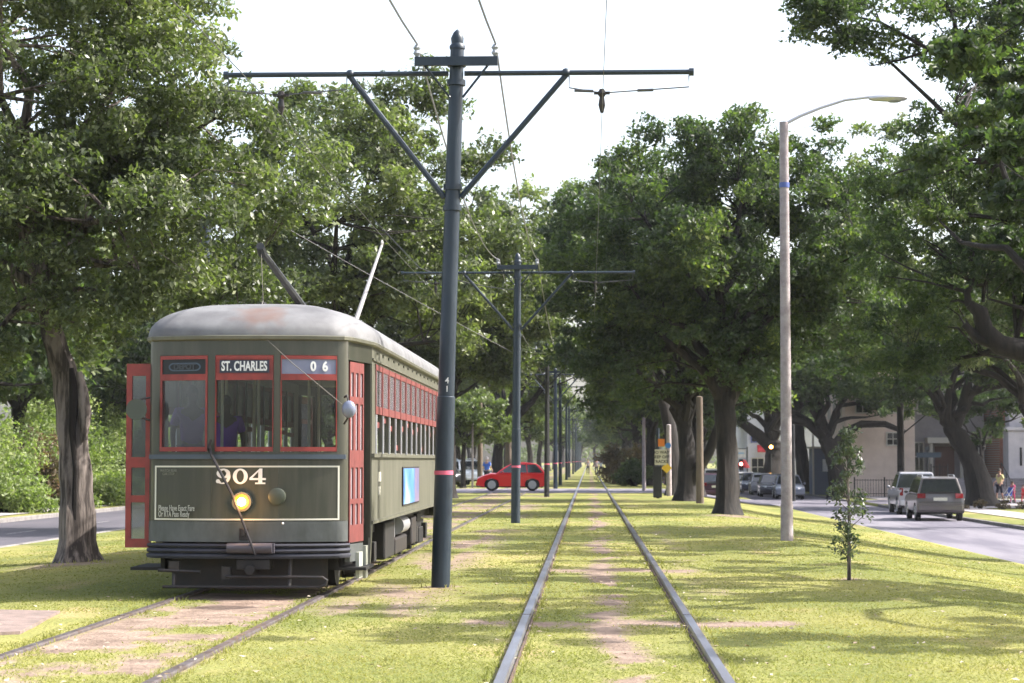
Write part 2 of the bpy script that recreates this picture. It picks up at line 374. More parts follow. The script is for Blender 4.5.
# ------------------------------------------------------------------ grass blades
def make_grass():
    rng = np.random.default_rng(5); N = 260000
    y = 12.5 * np.power(75 / 12.5, rng.random(N) ** 1.5)
    x = (rng.random(N) * .56 - .32) * y
    keep = (rng.random(N) > dirt_f(x, y) * 1.25) & (x > -12) & (x < 9)
    for c in (CT - GA, CT + GA, CT2 - GA, CT2 + GA): keep &= np.abs(x - c) > .06
    keep &= ~((x < -4.95) & (y > 17.6) & (y < 21) )
    x, y = x[keep], y[keep]; N = len(x)
    z = gz(x) - .012 + (fbm(x * .8, y * .8, 5) - .5) * .05
    h = (.008 + .014 * rng.random(N)) * (.5 + 1.0 * fbm(x * 1.3, y * 1.3, 31)); wd = (.0035 + .004 * rng.random(N)) * (y / 14)
    edge = np.minimum(np.abs(x - CT + GA), np.abs(x - CT - GA)); edge = np.minimum(edge, np.minimum(np.abs(x - CT2 + GA), np.abs(x - CT2 - GA))); h = np.where(edge < .14, h * (1.2 + 1.8 * rng.random(N)), h)
    for (bx, by, br) in ((-1.845, 25.5, .24), (3.47, 27.5, .2), (-8.1, 32.1, .62)): h = np.where(np.hypot(x - bx, y - by) < br, h * 3, h)
    a = rng.random(N) * np.pi * 2; lx = rng.normal(0, .022, N); ly = rng.normal(0, .022, N)
    V = np.empty((N, 3, 3)); V[:, 0] = np.stack([x - np.cos(a) * wd, y - np.sin(a) * wd, z], -1); V[:, 1] = np.stack([x + np.cos(a) * wd, y + np.sin(a) * wd, z], -1)
    V[:, 2] = np.stack([x + lx, y + ly, z + h], -1)
    me = fast_mesh('grass', V.reshape(-1, 3), np.arange(N * 3).reshape(-1, 3), 3)
    tn = np.clip(.78 * fbm(x * .5, y * .3, 40) + .22 * rng.random(N), 0, 1); at_ = me.attributes.new('tint', 'FLOAT', 'FACE')
    if len(me.polygons) == N: at_.data.foreach_set('value', tn.astype(np.float32))
    m = leafmat('grass_blade', [(0, (.155, .185, .06)), (.45, (.25, .26, .085)), (.8, (.33, .305, .12)), (1, (.42, .36, .19))], .8, .42, .15, (1.1, 1.15, .6))
    tag(link('grass', me, m), 'short patchy mown grass around the rails', 'grass', kind='stuff')
make_grass()

# ------------------------------------------------------------------ foliage
def clumps(rng, ells, n):
    wts = np.array([e[2] if len(e) > 2 else e[1][0] * e[1][1] * e[1][2] for e in ells], float); wts /= wts.sum(); out = []
    for e, k in zip(ells, np.maximum(1, np.round(wts * n)).astype(int)):
        d = rng.normal(size=(k, 3)); d /= np.linalg.norm(d, axis=1)[:, None]
        r = rng.uniform(.22, 1.0, k) ** .5 * (1 + .16 * np.sin(d[:, 0] * 5 + e[0][0]) * np.cos(d[:, 2] * 4 + d[:, 1] * 3))
        out.append(np.array(e[0]) + d * r[:, None] * np.array(e[1]))
    return np.concatenate(out)
def leaf_mesh(name, rng, C, rc, n, size, m, flat=.65, parent=None):
    k = len(C); r = rng.uniform(rc[0], rc[1], k); p = r ** 2; p /= p.sum(); idx = rng.choice(k, n, p=p)
    d = rng.normal(size=(n, 3)); d /= np.linalg.norm(d, axis=1)[:, None]; rr = rng.random(n) ** .45 * r[idx]
    # sub-sprays: leaves gather along short shoots
    sh = rng.integers(0, 26, n); sd = rng.normal(size=(k, 26, 3)); sd /= np.linalg.norm(sd, axis=2)[:, :, None]; sv = sd[idx, sh]
    off = sv * (rr[:, None] * .95) + d * (r[idx] * .22)[:, None]; off[:, 2] *= flat
    c = C[idx] + off
    u = rng.normal(size=(n, 3)); u /= np.linalg.norm(u, axis=1)[:, None]; nrm = rng.normal(size=(n, 3)) + np.array([0, 0, .9]); v = np.cross(nrm, u); v /= np.linalg.norm(v, axis=1)[:, None] + 1e-9
    s = size * rng.uniform(.45, 1.45, n)[:, None]
    V = np.stack([c - u * s * .5, c + v * s * .24 + u * s * .05, c + u * s * .5, c - v * s * .24 + u * s * .05], 1).reshape(-1, 3)
    me = fast_mesh(name, V, np.arange(n * 4).reshape(-1, 4), 4)
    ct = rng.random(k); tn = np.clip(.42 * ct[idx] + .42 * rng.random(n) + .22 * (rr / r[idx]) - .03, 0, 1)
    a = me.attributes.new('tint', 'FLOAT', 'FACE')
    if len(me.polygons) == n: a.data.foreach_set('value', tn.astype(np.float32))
    return link(name, me, m, parent)

def trunk_mesh(rng, path, r0, rtop, C, nl, limb_r, extra=(), buttress=1.35, nseg=10):
    mb = MB(); pts = [Vector(p) for p in path]
    fine = []; k = 6
    for i in range(len(pts) - 1):
        for j in range(k):
            t = j / k; p0 = pts[max(i - 1, 0)]; p1 = pts[i]; p2 = pts[i + 1]; p3 = pts[min(i + 2, len(pts) - 1)]
            fine.append(.5 * ((2 * p1) + (p2 - p0) * t + (2 * p0 - 5 * p1 + 4 * p2 - p3) * t * t + (3 * p1 - p0 - 3 * p2 + p3) * t ** 3))
    fine.append(pts[-1]); N = len(fine); rad = []
    for i in range(N):
        t = i / (N - 1); h = (fine[i] - fine[0]).length; rad.append((r0 + (rtop - r0) * t) * (1 + (buttress - 1) * math.exp(-h / (r0 * .9))) * (1 + .05 * math.sin(i * 1.7)))
    # irregular section
    n = 14; rings = []
    for i, p in enumerate(fine):
        rings.append([p + Vector((math.cos(a), math.sin(a), 0)) * rad[i] * (1 + .10 * math.sin(3 * a + i * .22) + .06 * math.sin(7 * a + i * .35) + .05 * math.sin(2 * a - i * .3)) for a in [2 * math.pi * q / n for q in range(n)]])
    mb.loft(rings)
    fork = fine[-1]; dirn = (fine[-1] - fine[-3]).normalized(); nodes = []
    if len(C):
        sel = [int(rng.integers(len(C)))]
        Cn = np.array(C)
        while len(sel) < min(nl, len(C)):
            dm = np.min(np.linalg.norm(Cn[:, None] - Cn[sel][None], axis=2), axis=1); sel.append(int(np.argmax(dm * rng.uniform(.7, 1, len(C)))))
        for s_ in sel:
            tg = fork.lerp(Vector(C[s_]), .86); L = (tg - fork).length; c1 = fork + dirn * L * .30 + Vector(rng.normal(0, .1 * L, 3)) * .5; c1.z = max(c1.z, fork.z + .05 * L)
            st = fine[-1 - int(rng.integers(0, min(4, N - 2)))]
            lp = []; lr = []
            for j in range(9):
                t = j / 8; p = st * (1 - t) ** 2 + c1 * 2 * t * (1 - t) + tg * t * t + Vector(rng.normal(0, .025 * L, 3)) * (0 < j); lp.append(p); lr.append(limb_r * (1 - t) ** .8 * .95 + .022)
            mb.tube(lp, lr, 7); nodes += [(p, r_) for p, r_ in zip(lp[2:], lr[2:])]
    for ex in extra:
        mb.tube(ex[0], ex[1], 9); nodes += list(zip([Vector(p) for p in ex[0]], ex[1]))
    if nodes and len(C):
        P = np.array([p for p, _ in nodes])
        for c in C:
            d = np.linalg.norm(P - c, axis=1) + np.where(P[:, 2] > c[2] + .5, 1.0, 0); j = int(np.argmin(d)); a = Vector(P[j]); b = Vector(c); mid = a.lerp(b, .5) + Vector(rng.normal(0, .12, 3)) + Vector((0, 0, .1))
            rr = min(nodes[j][1] * .6, .05); mb.tube([a, mid, b], [rr, rr * .6, .008], 4, False)
    return mb
def tree(name, label, cat, base, path, r0, rtop, ells, ncl, nleaf, leaf, seed, ml, mbk=None, nl=8, limb_r=.16, rc=(.35, .85), group=None, extra=(), rz=0, flat=.65, buttress=1.6):
    rng = np.random.default_rng(seed); C = clumps(rng, ells, ncl)
    t = thing(name, label, cat, base, rz, group)
    tb = trunk_mesh(rng, path, r0, rtop, C, nl, limb_r, extra, buttress)
    obj('trunk', tb, mbk or M['bark'], t, smooth=True)
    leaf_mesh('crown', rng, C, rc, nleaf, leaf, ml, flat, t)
    return t

# --- near left oak with the scarred trunk
b0 = gp(77, 561)
def rel(b, px, py, Y): p = at(px, py, Y) - b; return p
tree('oak_tree', 'big oak with scarred leaning trunk and bright glossy crown left of the streetcar', 'tree', b0,
     [(0, 0, -.15), rel(b0, 76, 500, b0.y), rel(b0, 72, 430, b0.y), rel(b0, 66, 375, b0.y), rel(b0, 52, 330, b0.y - .1), rel(b0, 46, 290, b0.y)], .30, .15,
     [((-1.0, 0, 8.2), (3.6, 3.4, 3.6)), ((1.0, .3, 8.2), (1.9, 2.0, 2.0)), ((1.7, .8, 6.0), (2.3, 2.4, 1.9)), ((-2.3, -.6, 5.2), (2.0, 2.4, 2.0)), ((.2, -1.0, 5.6), (2.4, 1.8, 1.9)), ((2.2, 1.2, 4.3), (1.3, 1.5, .9)), ((-1.7, -1.3, 3.7), (1.1, 1.2, .7)), ((1.0, 1.5, 3.9), (1.6, 1.0, .8))],
     360, 200000, .100, 11, LG, M['bark_pale'], 11, .13, (.35, .8), buttress=1.6)
l1 = [o for o in bpy.data.objects if o.get('label', '').startswith('big oak with scarred')][0]
mb = MB(); pts = [rel(b0, x, y_, b0.y - .27) for x, y_ in ((76, 545), (74, 510), (75, 470), (72, 430), (74, 395), (71, 368))]; mb.tube([(p.x, p.y + .02, p.z) for p in pts], [.02, .05, .035, .06, .085, .04], 8); obj('bark_scar', mb, mat('scar_dark', (.010, .007, .006), rough=1), l1, True)
mb = MB(); pts = [rel(b0, x, y_, b0.y - .2) for x, y_ in ((84, 440), (85, 415), (82, 390), (79, 372))]; mb.tube([(p.x, p.y, p.z) for p in pts], [.05, .11, .10, .05], 10); obj('broken_stub', mb, M['bark_pale'], l1, True)
# --- right median oak
b1 = gp(727, 514)
tree('oak_tree', 'dark oak on the right lawn, the one with the thickest straight trunk', 'tree', b1,
     [(0, 0, -.15), rel(b1, 727, 470, b1.y), rel(b1, 725, 420, b1.y), rel(b1, 724, 396, b1.y)], .34, .27,
     [((-.4, 0, 7.9), (4.4, 4.2, 3.6)), ((-3.0, -.3, 6.6), (2.2, 2.8, 2.2)), ((2.6, .3, 7.4), (2.8, 3.0, 3.2)), ((-.2, .2, 10.7), (2.6, 2.4, 1.6)), ((.5, -1.5, 4.6), (2.2, 1.6, 1.0)), ((-3.0, 0, 4.6), (1.6, 1.6, 1.0)), ((3.2, 0, 11.0), (1.5, 1.3, 1.3)), ((-2.6, 0, 10.3), (1.3, 1.2, 1.2))],
     300, 140000, .145, 12, LD, None, 10, .17, (.4, .9),
     extra=[([rel(b1, 722, 402, b1.y), rel(b1, 705, 372, b1.y - .5), rel(b1, 678, 350, b1.y - .9), rel(b1, 640, 318, b1.y - 1.2)], [.17, .13, .1, .05]),
            ([rel(b1, 730, 402, b1.y), rel(b1, 742, 378, b1.y + .3), rel(b1, 757, 350, b1.y + .6), rel(b1, 770, 300, b1.y)], [.18, .14, .11, .05])])
# --- overhanging oak, trunk outside the frame on the right
b2 = Vector((15.6, 47.0, g1(15.6)))
def r2(px, py, Y=45.5): return at(px, py, Y) - b2
tree('oak_tree', 'live oak reaching in from the right edge with a gnarled bare limb', 'tree', b2,
     [(0, 0, -.15), (0, -.2, 1.5), (-.3, -.5, 3.1), (-.7, -1, 4.0)], .55, .42,
     [((-6.9, .8, 7.4), (3.2, 3.0, 2.7)), ((-5.2, .5, 9.6), (3.0, 2.6, 2.0)), ((-8.2, 1.8, 5.0), (2.3, 1.6, 1.1)), ((-5.2, 2.2, 5.8), (2.4, 1.6, 1.7)), ((-3.5, 0, 8), (3, 3, 3)), ((-7.6, -3, 11.7), (3.2, 1.2, 1.0), 13), ((-5.4, -3, 11.2), (1.8, 1.6, 1.5), 14), ((-10.4, -2.8, 11.7), (1.0, .8, .7), 4)],
     300, 125000, .118, 13, LD, None, 11, .2, (.3, .75),
     extra=[([(-.6, -.9, 3.9), (-1.5, -2, 7), r2(1040, 120, 44), r2(985, 80, 44), r2(930, 50, 44), r2(880, 22, 44), r2(835, 12, 44)], [.3, .2, .12, .08, .05, .03, .015]), ([r2(985, 80, 44), r2(960, 40, 44), r2(950, 10, 44), r2(930, -20, 44)], [.07, .05, .03, .02]), ([r2(930, 50, 44), r2(900, 60, 44), r2(870, 66, 44)], [.04, .025, .012]),
            ([r2(1040, 120, 44), r2(1010, 60, 44), r2(1000, 10, 44)], [.1, .06, .03]), ([(-.5, -.8, 3.5), r2(1060, 352), r2(1024, 351), r2(1000, 345), r2(985, 330), r2(981, 312), r2(969, 304)], [.36, .30, .26, .235, .20, .17, .11]),
            ([r2(1000, 345), r2(978, 338), r2(964, 324)], [.16, .12, .07]),
            ([r2(969, 306), r2(967, 292), r2(974, 283), r2(984, 286), r2(983, 302)], [.09, .075, .065, .055, .04])])
b2b = Vector((15.9, 72.0, g1(15.9)))
tree('oak_tree', 'oak at the right edge, its loose light crown spreading left behind the lamp head', 'tree', b2b,
     [(0, 0, -.15), (0, 0, 1.8), (-.3, 0, 3.6)], .45, .34,
     [((-3.6, 0, 9.4), (4.2, 4, 4.0)), ((-6.2, 0, 7.4), (2.4, 2.6, 2.6)), ((-1, 0, 7.4), (3.4, 3.4, 3.0)), ((-4.6, 0, 13.2), (2.0, 1.8, 1.6)), ((-7, 0, 11.4), (1.2, 1.2, 1.6))],
     190, 60000, .17, 23, LG, None, 9, .18, (.4, .95))
b2c = Vector((15.8, 27.0, g1(15.8)))
tree('oak_tree', 'kerbside oak outside the right edge whose shade falls on the near lawn', 'tree', b2c, [(0, 0, -.15), (0, 0, 1.8), (.1, 0, 3.6)], .4, .3,
     [((0, 0, 8), (4.4, 4.5, 3.2)), ((-2, -6, 7.4), (2.6, 3, 2.2))], 90, 24000, .2, 24, LD, None, 7, .16, (.35, .8))
tree('oak_tree', 'median oak just outside the right edge, only a few leafy twigs reaching in', 'tree', (9.0, 25.5, g1(9.0)), [(0, 0, -.15), (0, 0, 1.8), (.1, 0, 3.9)], .3, .22,
     [((-.4, 0, 8.2), (3.9, 4.4, 2.2)), ((-.5, -5.5, 7.6), (3.4, 2.6, 1.8)), ((-.5, 6.2, 7.4), (3.0, 2.6, 1.8))], 110, 52000, .15, 25, LD, None, 9, .13, (.25, .6), flat=.45)
tree('oak_tree', 'median oak beside the lamp pole row, trunk just outside the right edge', 'tree', (9.0, 38.5, g1(9.0)), [(0, 0, -.15), (0, 0, 1.8), (.1, 0, 3.9)], .3, .22,
     [((0, 0, 8.6), (3.4, 4.0, 2.0)), ((.3, 4, 7.6), (2.6, 2.6, 1.6))], 90, 40000, .14, 26, LD, None, 9, .13, (.25, .6), flat=.5)
# --- second right median oak etc.
b3 = gp(686, 500.5)
median = 'oaks along the grass median'
tree('oak_tree', 'dark oak behind the wooden utility pole, its low trunk forking to the right', 'tree', b3,
     [(0, 0, -.1), (.05, 0, 1.6), (-.1, 0, 3.2)], .40, .27,
     [((-1.4, 0, 9), (4.6, 4.3, 4.6)), ((1.8, 0, 7), (3.6, 4, 3.2)), ((-3.4, 0, 5.8), (2.6, 3, 2.0))], 190, 60000, .22, 14, LD, None, 9, .2, (.5, 1.1),
     extra=[([(.1, 0, .6), (.9, -.3, 1.9), (1.5, -.4, 3.6), (2.4, 0, 5)], [.26, .2, .16, .1])])
tree('oak_tree', 'tall pale oak whose airy top rises above the tracks beyond the dark oaks', 'tree', (3.9, 93, g1(3.9)), [(0, 0, -.1), (-.1, 0, 2.2), (-.7, 0, 5.0)], .36, .26,
     [((-3.9, 0, 12.0), (2.2, 3, 2.6)), ((-2.2, 0, 13.6), (1.6, 2, 2.0)), ((-1, 0, 10), (3, 3, 3)), ((-5.6, 0, 10.4), (1.6, 2, 1.6))], 130, 36000, .2, 27, LP, None, 8, .16, (.4, .8))
# --- left side behind the car
tree('oak_tree', 'tall oak rising directly behind the streetcar roof', 'tree', (-7.0, 58, g1(-7)), [(0, 0, -.1), (.1, 0, 1.8), (0, 0, 3.6)], .36, .26,
     [((.3, 0, 8.6), (4.4, 4.2, 3.9)), ((-2.8, 0, 6.6), (2.6, 3, 2.8)), ((2.9, -.5, 6.8), (2.4, 2.6, 2.4)), ((1.2, 0, 11.6), (2.2, 1.8, 1.0))], 260, 105000, .15, 15, LG, None, 9, .17, (.4, .95),
     extra=[([(0, 0, 3.3), (-.8, 0, 4.1), (-1.6, 0, 4.3), (-2.8, 0, 5)], [.2, .16, .12, .06])])
tree('oak_tree', 'oak hidden mostly by the first green pole, crown over the second', 'tree', (-6.0, 86, 0), [(0, 0, -.1), (.1, 0, 1.8), (0, 0, 3.6)], .36, .26,
     [((.8, 0, 8.9), (4.6, 4.3, 4.0)), ((3.2, 0, 6.6), (2.4, 2.6, 2.2)), ((-2.5, 0, 6), (2.4, 3, 2)), ((3.2, 0, 11.2), (2.0, 2.0, 2.2))], 220, 70000, .21, 16, LG, None, 9, .18, (.45, 1.0))
b5 = Vector((at(497, 480, 128).x, 128, 0))
tree('oak_tree', 'oak with forked leaning trunk behind the red hatchback', 'tree', b5, [(0, 0, -.1), (0, 0, 1.9), (.25, 0, 3.2)], .38, .28,
     [((2.2, 0, 9.6), (4.2, 4.5, 3.4)), ((-2, 0, 8.4), (3.4, 3.5, 2.8)), ((4, 0, 7.6), (2.4, 2.5, 1.6))], 110, 30000, .25, 17, LG, None, 8, .2, (.5, 1.1),
     extra=[([(.2, 0, 3.0), (1.2, 0, 4.2), (2.2, 0, 5.2), (3.2, 0, 6.8)], [.24, .2, .17, .1]), ([(0, 0, 2.8), (-.6, 0, 4), (-.9, 0, 5.2), (-1.6, 0, 7)], [.2, .15, .12, .08])])
b6 = Vector((at(463, 484, 119).x, 119, 0))
tree('small_tree', 'small pale green tree beside the white car, left of the red hatchback', 'tree', b6, [(0, 0, -.1), (0, 0, 1.4), (.05, 0, 2.6)], .16, .12,
     [((.3, 0, 4.4), (2.2, 2.2, 1.7)), ((1.4, 0, 3.6), (1.5, 1.6, 1.1))], 50, 14000, .2, 18, LP, None, 6, .07, (.4, .8))
# --- live oaks beyond the right road
b7 = Vector((19.2, 101, -.65))
def r7(px, py, Y=101): return at(px, py, Y) - b7
tree('live_oak', 'leaning live oak with forked dark trunk behind the parked estate car', 'tree', b7,
     [(0, 0, -.15), r7(975, 470), r7(962, 445), r7(953, 428)], .62, .46,
     [((-2, 0, 9), (6.5, 5, 3.3)), ((3, 0, 8.4), (5, 5, 3)), ((-4.5, 0, 6.6), (3.6, 4, 1.5)), ((3.5, 0, 6), (3.4, 3, 1.3))], 170, 50000, .23, 19, LD, None, 9, .24, (.5, 1.1),
     extra=[([r7(952, 430), r7(942, 405), r7(934, 388), r7(917, 368), r7(905, 350)], [.36, .3, .26, .2, .1]), ([r7(955, 428), r7(962, 410), r7(966, 390), r7(972, 372)], [.3, .26, .22, .14]),
            ([r7(948, 415), r7(936, 392), r7(944, 362)], [.22, .18, .1]), ([r7(965, 396), r7(985, 388), r7(1012, 384), r7(1040, 380)], [.2, .17, .14, .1])])
b8 = gp(840, 497)
def r8(px, py): return at(px, py, b8.y) - b8
tree('live_oak', 'spreading live oak with low crooked limbs behind the sapling', 'tree', b8,
     [(0, 0, -.15), r8(836, 470), r8(830, 450), r8(826, 438)], .55, .44,
     [((-.5, 0, 9.5), (6, 5, 3.6)), ((3.5, 0, 7), (4, 4, 2)), ((-4, 0, 7.4), (3.4, 4, 2.4))], 150, 44000, .25, 20, LD, None, 9, .24, (.55, 1.2),
     extra=[([r8(830, 452), r8(845, 432), r8(862, 424), r8(885, 424), r8(905, 432)], [.34, .28, .24, .2, .14]), ([r8(826, 440), r8(808, 424), r8(790, 418), r8(765, 400)], [.3, .25, .2, .12])])
b9 = gp(806, 491.5); b9.x = max(b9.x, 15.0)
def r9(px, py): return at(px, py, b9.y) - b9
tree('live_oak', 'live oak with upright trunk just right of the concrete lamp pole', 'tree', b9,
     [(0, 0, -.15), r9(802, 462), r9(797, 430), r9(796, 415)], .5, .42,
     [((0, 0, 11), (6, 5, 4.5)), ((-4, 0, 8.5), (3.6, 4, 2.4))], 110, 30000, .32, 21, LD, None, 9, .26, (.6, 1.3))
b10 = Vector((at(773, 480, 168).x, 168, -.65))
def r10(px, py): return at(px, py, 168) - b10
tree('live_oak', 'live oak behind the parked row, its heavy limb arching left', 'tree', b10,
     [(0, 0, -.15), r10(773, 462), r10(773, 448), r10(772, 440)], .75, .62,
     [((0, 0, 11.5), (7, 6, 4)), ((-5, 0, 9.6), (4, 4, 2.4))], 100, 24000, .38, 22, LD, None, 9, .3, (.7, 1.5),
     extra=[([r10(770, 446), r10(757, 434), r10(745, 425), r10(728, 412)], [.55, .48, .4, .26])])

tree('small_tree', 'small dark street tree hanging in front of the brick church wall', 'tree', (21.4, 113, -.65), [(0, 0, -.1), (0, 0, 1.4), (.05, 0, 2.8)], .14, .1,
     [((0, 0, 5.0), (2.3, 2.2, 2.0)), ((-3.4, .5, 5.6), (2.0, 2.0, 1.3)), ((2.6, 0, 5.6), (1.8, 2, 1.4))], 60, 15000, .2, 28, LD, None, 6, .07, (.35, .8))
# --- prototypes repeated further away
protoA = tree('oak_tree', 'oak in the far median row', 'tree', (5.4, 104, g1(5.4)), [(0, 0, -.1), (.1, 0, 1.6), (0, 0, 3.2)], .36, .26,
     [((0, 0, 8), (4.4, 4.4, 3.8)), ((-2.6, 0, 6), (2.6, 3, 2)), ((2.6, .5, 6.4), (2.8, 3, 2.2)), ((.5, 0, 11.2), (1.8, 1.8, 1))], 150, 38000, .28, 31, LD, None, 8, .18, (.5, 1.1), group='oaks receding along the grass median')
protoB = tree('oak_tree', 'pale loose oak in the far median row', 'tree', (-6.6, 152, 0), [(0, 0, -.1), (-.1, 0, 1.8), (.2, 0, 3.6)], .34, .24,
     [((0, 0, 8.4), (3.8, 4, 4.2)), ((2.6, 0, 5.8), (2.4, 2.6, 2)), ((-2.6, -.5, 6), (2.2, 2.6, 2))], 130, 34000, .30, 32, LP, None, 8, .17, (.5, 1.15), group='oaks receding along the grass median')
rr_ = random.Random(3)
gm = 'oaks receding along the grass median'
for i, (x, y, s_) in enumerate([(3.9, 128, 1), (6.0, 150, 1.05), (4.2, 176, 1), (5.6, 205, 1.05), (4.3, 240, 1), (5.5, 280, 1.1), (4.4, 325, 1.05), (5.0, 375, 1.1), (4.4, 430, 1.1),
                                (7.4, 138, .95), (8.0, 190, 1)]):
    dup(protoA if i % 3 != 2 else protoB, (x, y, g1(x)), rr_.random() * 6.28, 'one of the oaks receding along the right side of the grass median' , gm, s_)
protoA['label'] = 'oak just beyond the sign cluster, nearest of the receding right median row'
protoB['label'] = 'pale loose oak beyond the cross street left of the tracks'
for i, (x, y, s_) in enumerate([(-9.0, 140, .9), (-6.8, 178, 1), (-8.6, 200, 1), (-6.7, 232, 1.05), (-6.4, 268, 1.05), (-6.2, 312, 1.1), (-6.0, 362, 1.1), (-5.8, 420, 1.1), (-6, 480, 1.2), (1.5, 520, 1.15), (-2.2, 545, 1.2), (5, 500, 1.2)]):
    dup(protoB if i % 3 != 2 else protoA, (x, y, 0), rr_.random() * 6.28, 'one of the pale oaks receding along the left side of the grass median', gm, s_)
gl = 'roadside trees beyond the left road'
for i, (x, y, s_) in enumerate([(-21.5, 66, .95), (-23, 82, 1.1), (-21, 98, 1), (-27, 60, 1.2), (-22, 124, 1), (-24, 144, 1.1), (-21, 165, 1), (-23, 190, 1.1), (-22, 222, 1.1), (-20, 260, 1.2), (-21, 305, 1.2), (-21, 360, 1.2), (-31, 78, 1.2), (-34, 110, 1.3), (-32, 145, 1.3),(-14.0,250,1.1),(-12.5,310,1.1),(-11.5,160,.9)]):
    dup(protoB if i % 2 else protoA, (x, y, g1(x)), rr_.random() * 6.28, 'one of the leafy trees lining the far side of the left road', gl, s_)
gr_ = 'trees beyond the right road'
for i, (x, y, s_) in enumerate([(27, 100, 1.25), (31, 128, 1.4), (22, 150, 1.3), (26, 175, 1.3), (17.5, 200, 1.2), (19, 235, 1.2), (17.6, 275, 1.25), (18, 320, 1.25), (17, 370, 1.3), (22, 420, 1.4), (25, 140, 1.3),(12,410,1.2)]):
    dup(protoA, (x, y, g1(x)), rr_.random() * 6.28, 'one of the dark trees standing beyond the right road', gr_, (s_ * 1.1, s_ * 1.1, s_))

# palm peeking between the crowns
def palm():
    b = Vector((at(508, 300, 150).x, 150, 0)); top = at(508, 305, 150).z
    t = thing('palm_tree', 'pale palm with drooping fronds seen between the oaks above the poles', 'tree', b)
    mb = MB(); mb.tube([(0, 0, -.1), (.1, 0, top * .5), (0, 0, top)], [.25, .2, .18], 10); obj('trunk', mb, M['wood'], t, True)
    mb = MB(); rn = random.Random(4)
    for i in range(34):
        a = i * 2.4; e = R(rn.uniform(-30, 75)); L = rn.uniform(2, 2.8); p = Vector((0, 0, top)); d = Vector((math.cos(a) * math.cos(e), math.sin(a) * math.cos(e), math.sin(e)))
        for j in range(9):
            q = p + d * L / 9; side = d.cross(Vector((0, 0, 1))).normalized()
            for s_ in (-1, 1):
                tip = q + side * s_ * .55 * math.sin((j + 1) / 9 * 2.6) + Vector((0, 0, -.2)) + d * .2; mb.add([p, q, tip], [(0, 1, 2)])
            p = q; d = (d + Vector((0, 0, -.16))).normalized()
    obj('crown', mb, mat('palm_leaf', (.15, .18, .09), (.22, .24, .14), 2, .5), t, recalc=False)
palm()

# sapling
bs = gp(849, 579)
rng = np.random.default_rng(77); Cs = []
hh = at(849, 432, bs.y).z - bs.z
for i in range(46):
    t_ = rng.uniform(.17, 1.0); ww = .26 * math.sin(min(1, (1 - t_) * 1.25 + .08) * 2.6) + .03; a = rng.uniform(0, 6.28); Cs.append((math.cos(a) * ww * rng.uniform(.2, 1), math.sin(a) * ww * rng.uniform(.2, 1), hh * t_))
Cs = np.array(Cs); t = thing('sapling', 'slender young oak sapling alone on the right lawn', 'sapling', bs)
mb = MB(); mb.tube([(0, 0, -.05), (.01, 0, hh * .4), (-.01, 0, hh * .97)], [.028, .02, .005], 7)
for c in Cs: mb.tube([(0, 0, max(.2, c[2] - .18)), tuple(c)], [.007, .003], 4)
obj('trunk', mb, M['bark_pale'], t, True)
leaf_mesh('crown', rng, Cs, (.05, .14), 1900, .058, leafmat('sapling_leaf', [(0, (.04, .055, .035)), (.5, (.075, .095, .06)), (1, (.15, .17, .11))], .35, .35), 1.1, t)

# ------------------------------------------------------------------ shrubs
def shrub(name, label, base, rad, n, leaf, seed, ml, group=None, k=26, stems=True):
    rng = np.random.default_rng(seed); t = thing(name, label, 'shrub', base, 0, group)
    d = rng.normal(size=(k, 3)); d /= np.linalg.norm(d, axis=1)[:, None]; d[:, 2] = np.abs(d[:, 2]) * .95
    C = d * (rng.uniform(.4, .9, k)[:, None]) * np.array(rad) * np.array([1, 1, 1.0]) + np.array([0, 0, rad[2] * .12])
    mb = MB()
    for c in C: mb.tube([(c[0] * .1, c[1] * .1, -.1), (c[0] * .5, c[1] * .5, c[2] * .6), tuple(c)], [.03, .02, .008], 4)
    obj('stems', mb, M['bark'], t); m_ = min(rad)
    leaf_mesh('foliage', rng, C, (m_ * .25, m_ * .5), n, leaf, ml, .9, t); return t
gs = 'bright shrubs behind the left road'
for i, (px, X_, rx, rz, ml, lb) in enumerate([(-20, -22.6, 2.8, 4.2, LB, 'tall bright green shrub at the left edge beyond the road'), (22, -22.8, 2.8, 4.7, LB, 'tall yellow-green shrub left of the leaning oak trunk'), (98, -23, 2.6, 4.6, LB, 'tall bright shrub between the oak trunk and the open red door'), (124, -22.8, 2.6, 4.2, LB, 'bright shrub just left of the open red tram door'),
                                           (40, -21.3, 1.7, 3.3, LH, 'reddish brown shrub in front of the bright hedge'), (10, -20.6, 1.7, 1.5, LB, 'low green shrub by the left pavement'), (92, -20.6, 2.0, 1.5, LB, 'low soft green shrub right of the oak trunk'), (-62, -22.6, 2.8, 4.4, LB, 'tall green shrub just outside the left edge'), (60, -23.4, 3, 5.0, LB, 'tall green shrub behind the leaning oak trunk'), (150, -23, 3, 4.6, LB, 'tall green shrub behind the open red door'), (118, -20.4, 1.5, 1.2, LB, 'low soft shrub nearest the open red door'), (64, -20.6, 1.4, 1.2, LB, 'low green shrub behind the oak trunk base')]):
    Y = X_ * F / (px - 588.7)
    p = at(px, 500, Y); shrub('shrub', lb, (p.x, Y, -.30), (rx, rx * .8, rz), int(8000 + 6500 * (rx > 2.1)), .15, 50 + i, ml, gs, 40)
p = gp(634, 486); shrub('shrub', 'round dark green bush beside the tracks beyond the cross street', (p.x, p.y, 0), (1.35, 1.3, 1.55), 11000, .13, 70, LD)
for i, (px, Y, lb) in enumerate([(617, 150, 'brown shrub beyond the round green bush'), (632, 140, 'reddish brown shrub behind the round green bush'), (650, 134, 'brown shrub behind the slim grey post')]):
    p = at(px, 480, Y); shrub('shrub', lb, (p.x, Y, 0), (1.9, 1.8, 2.6), 7000, .2, 80 + i, LH)
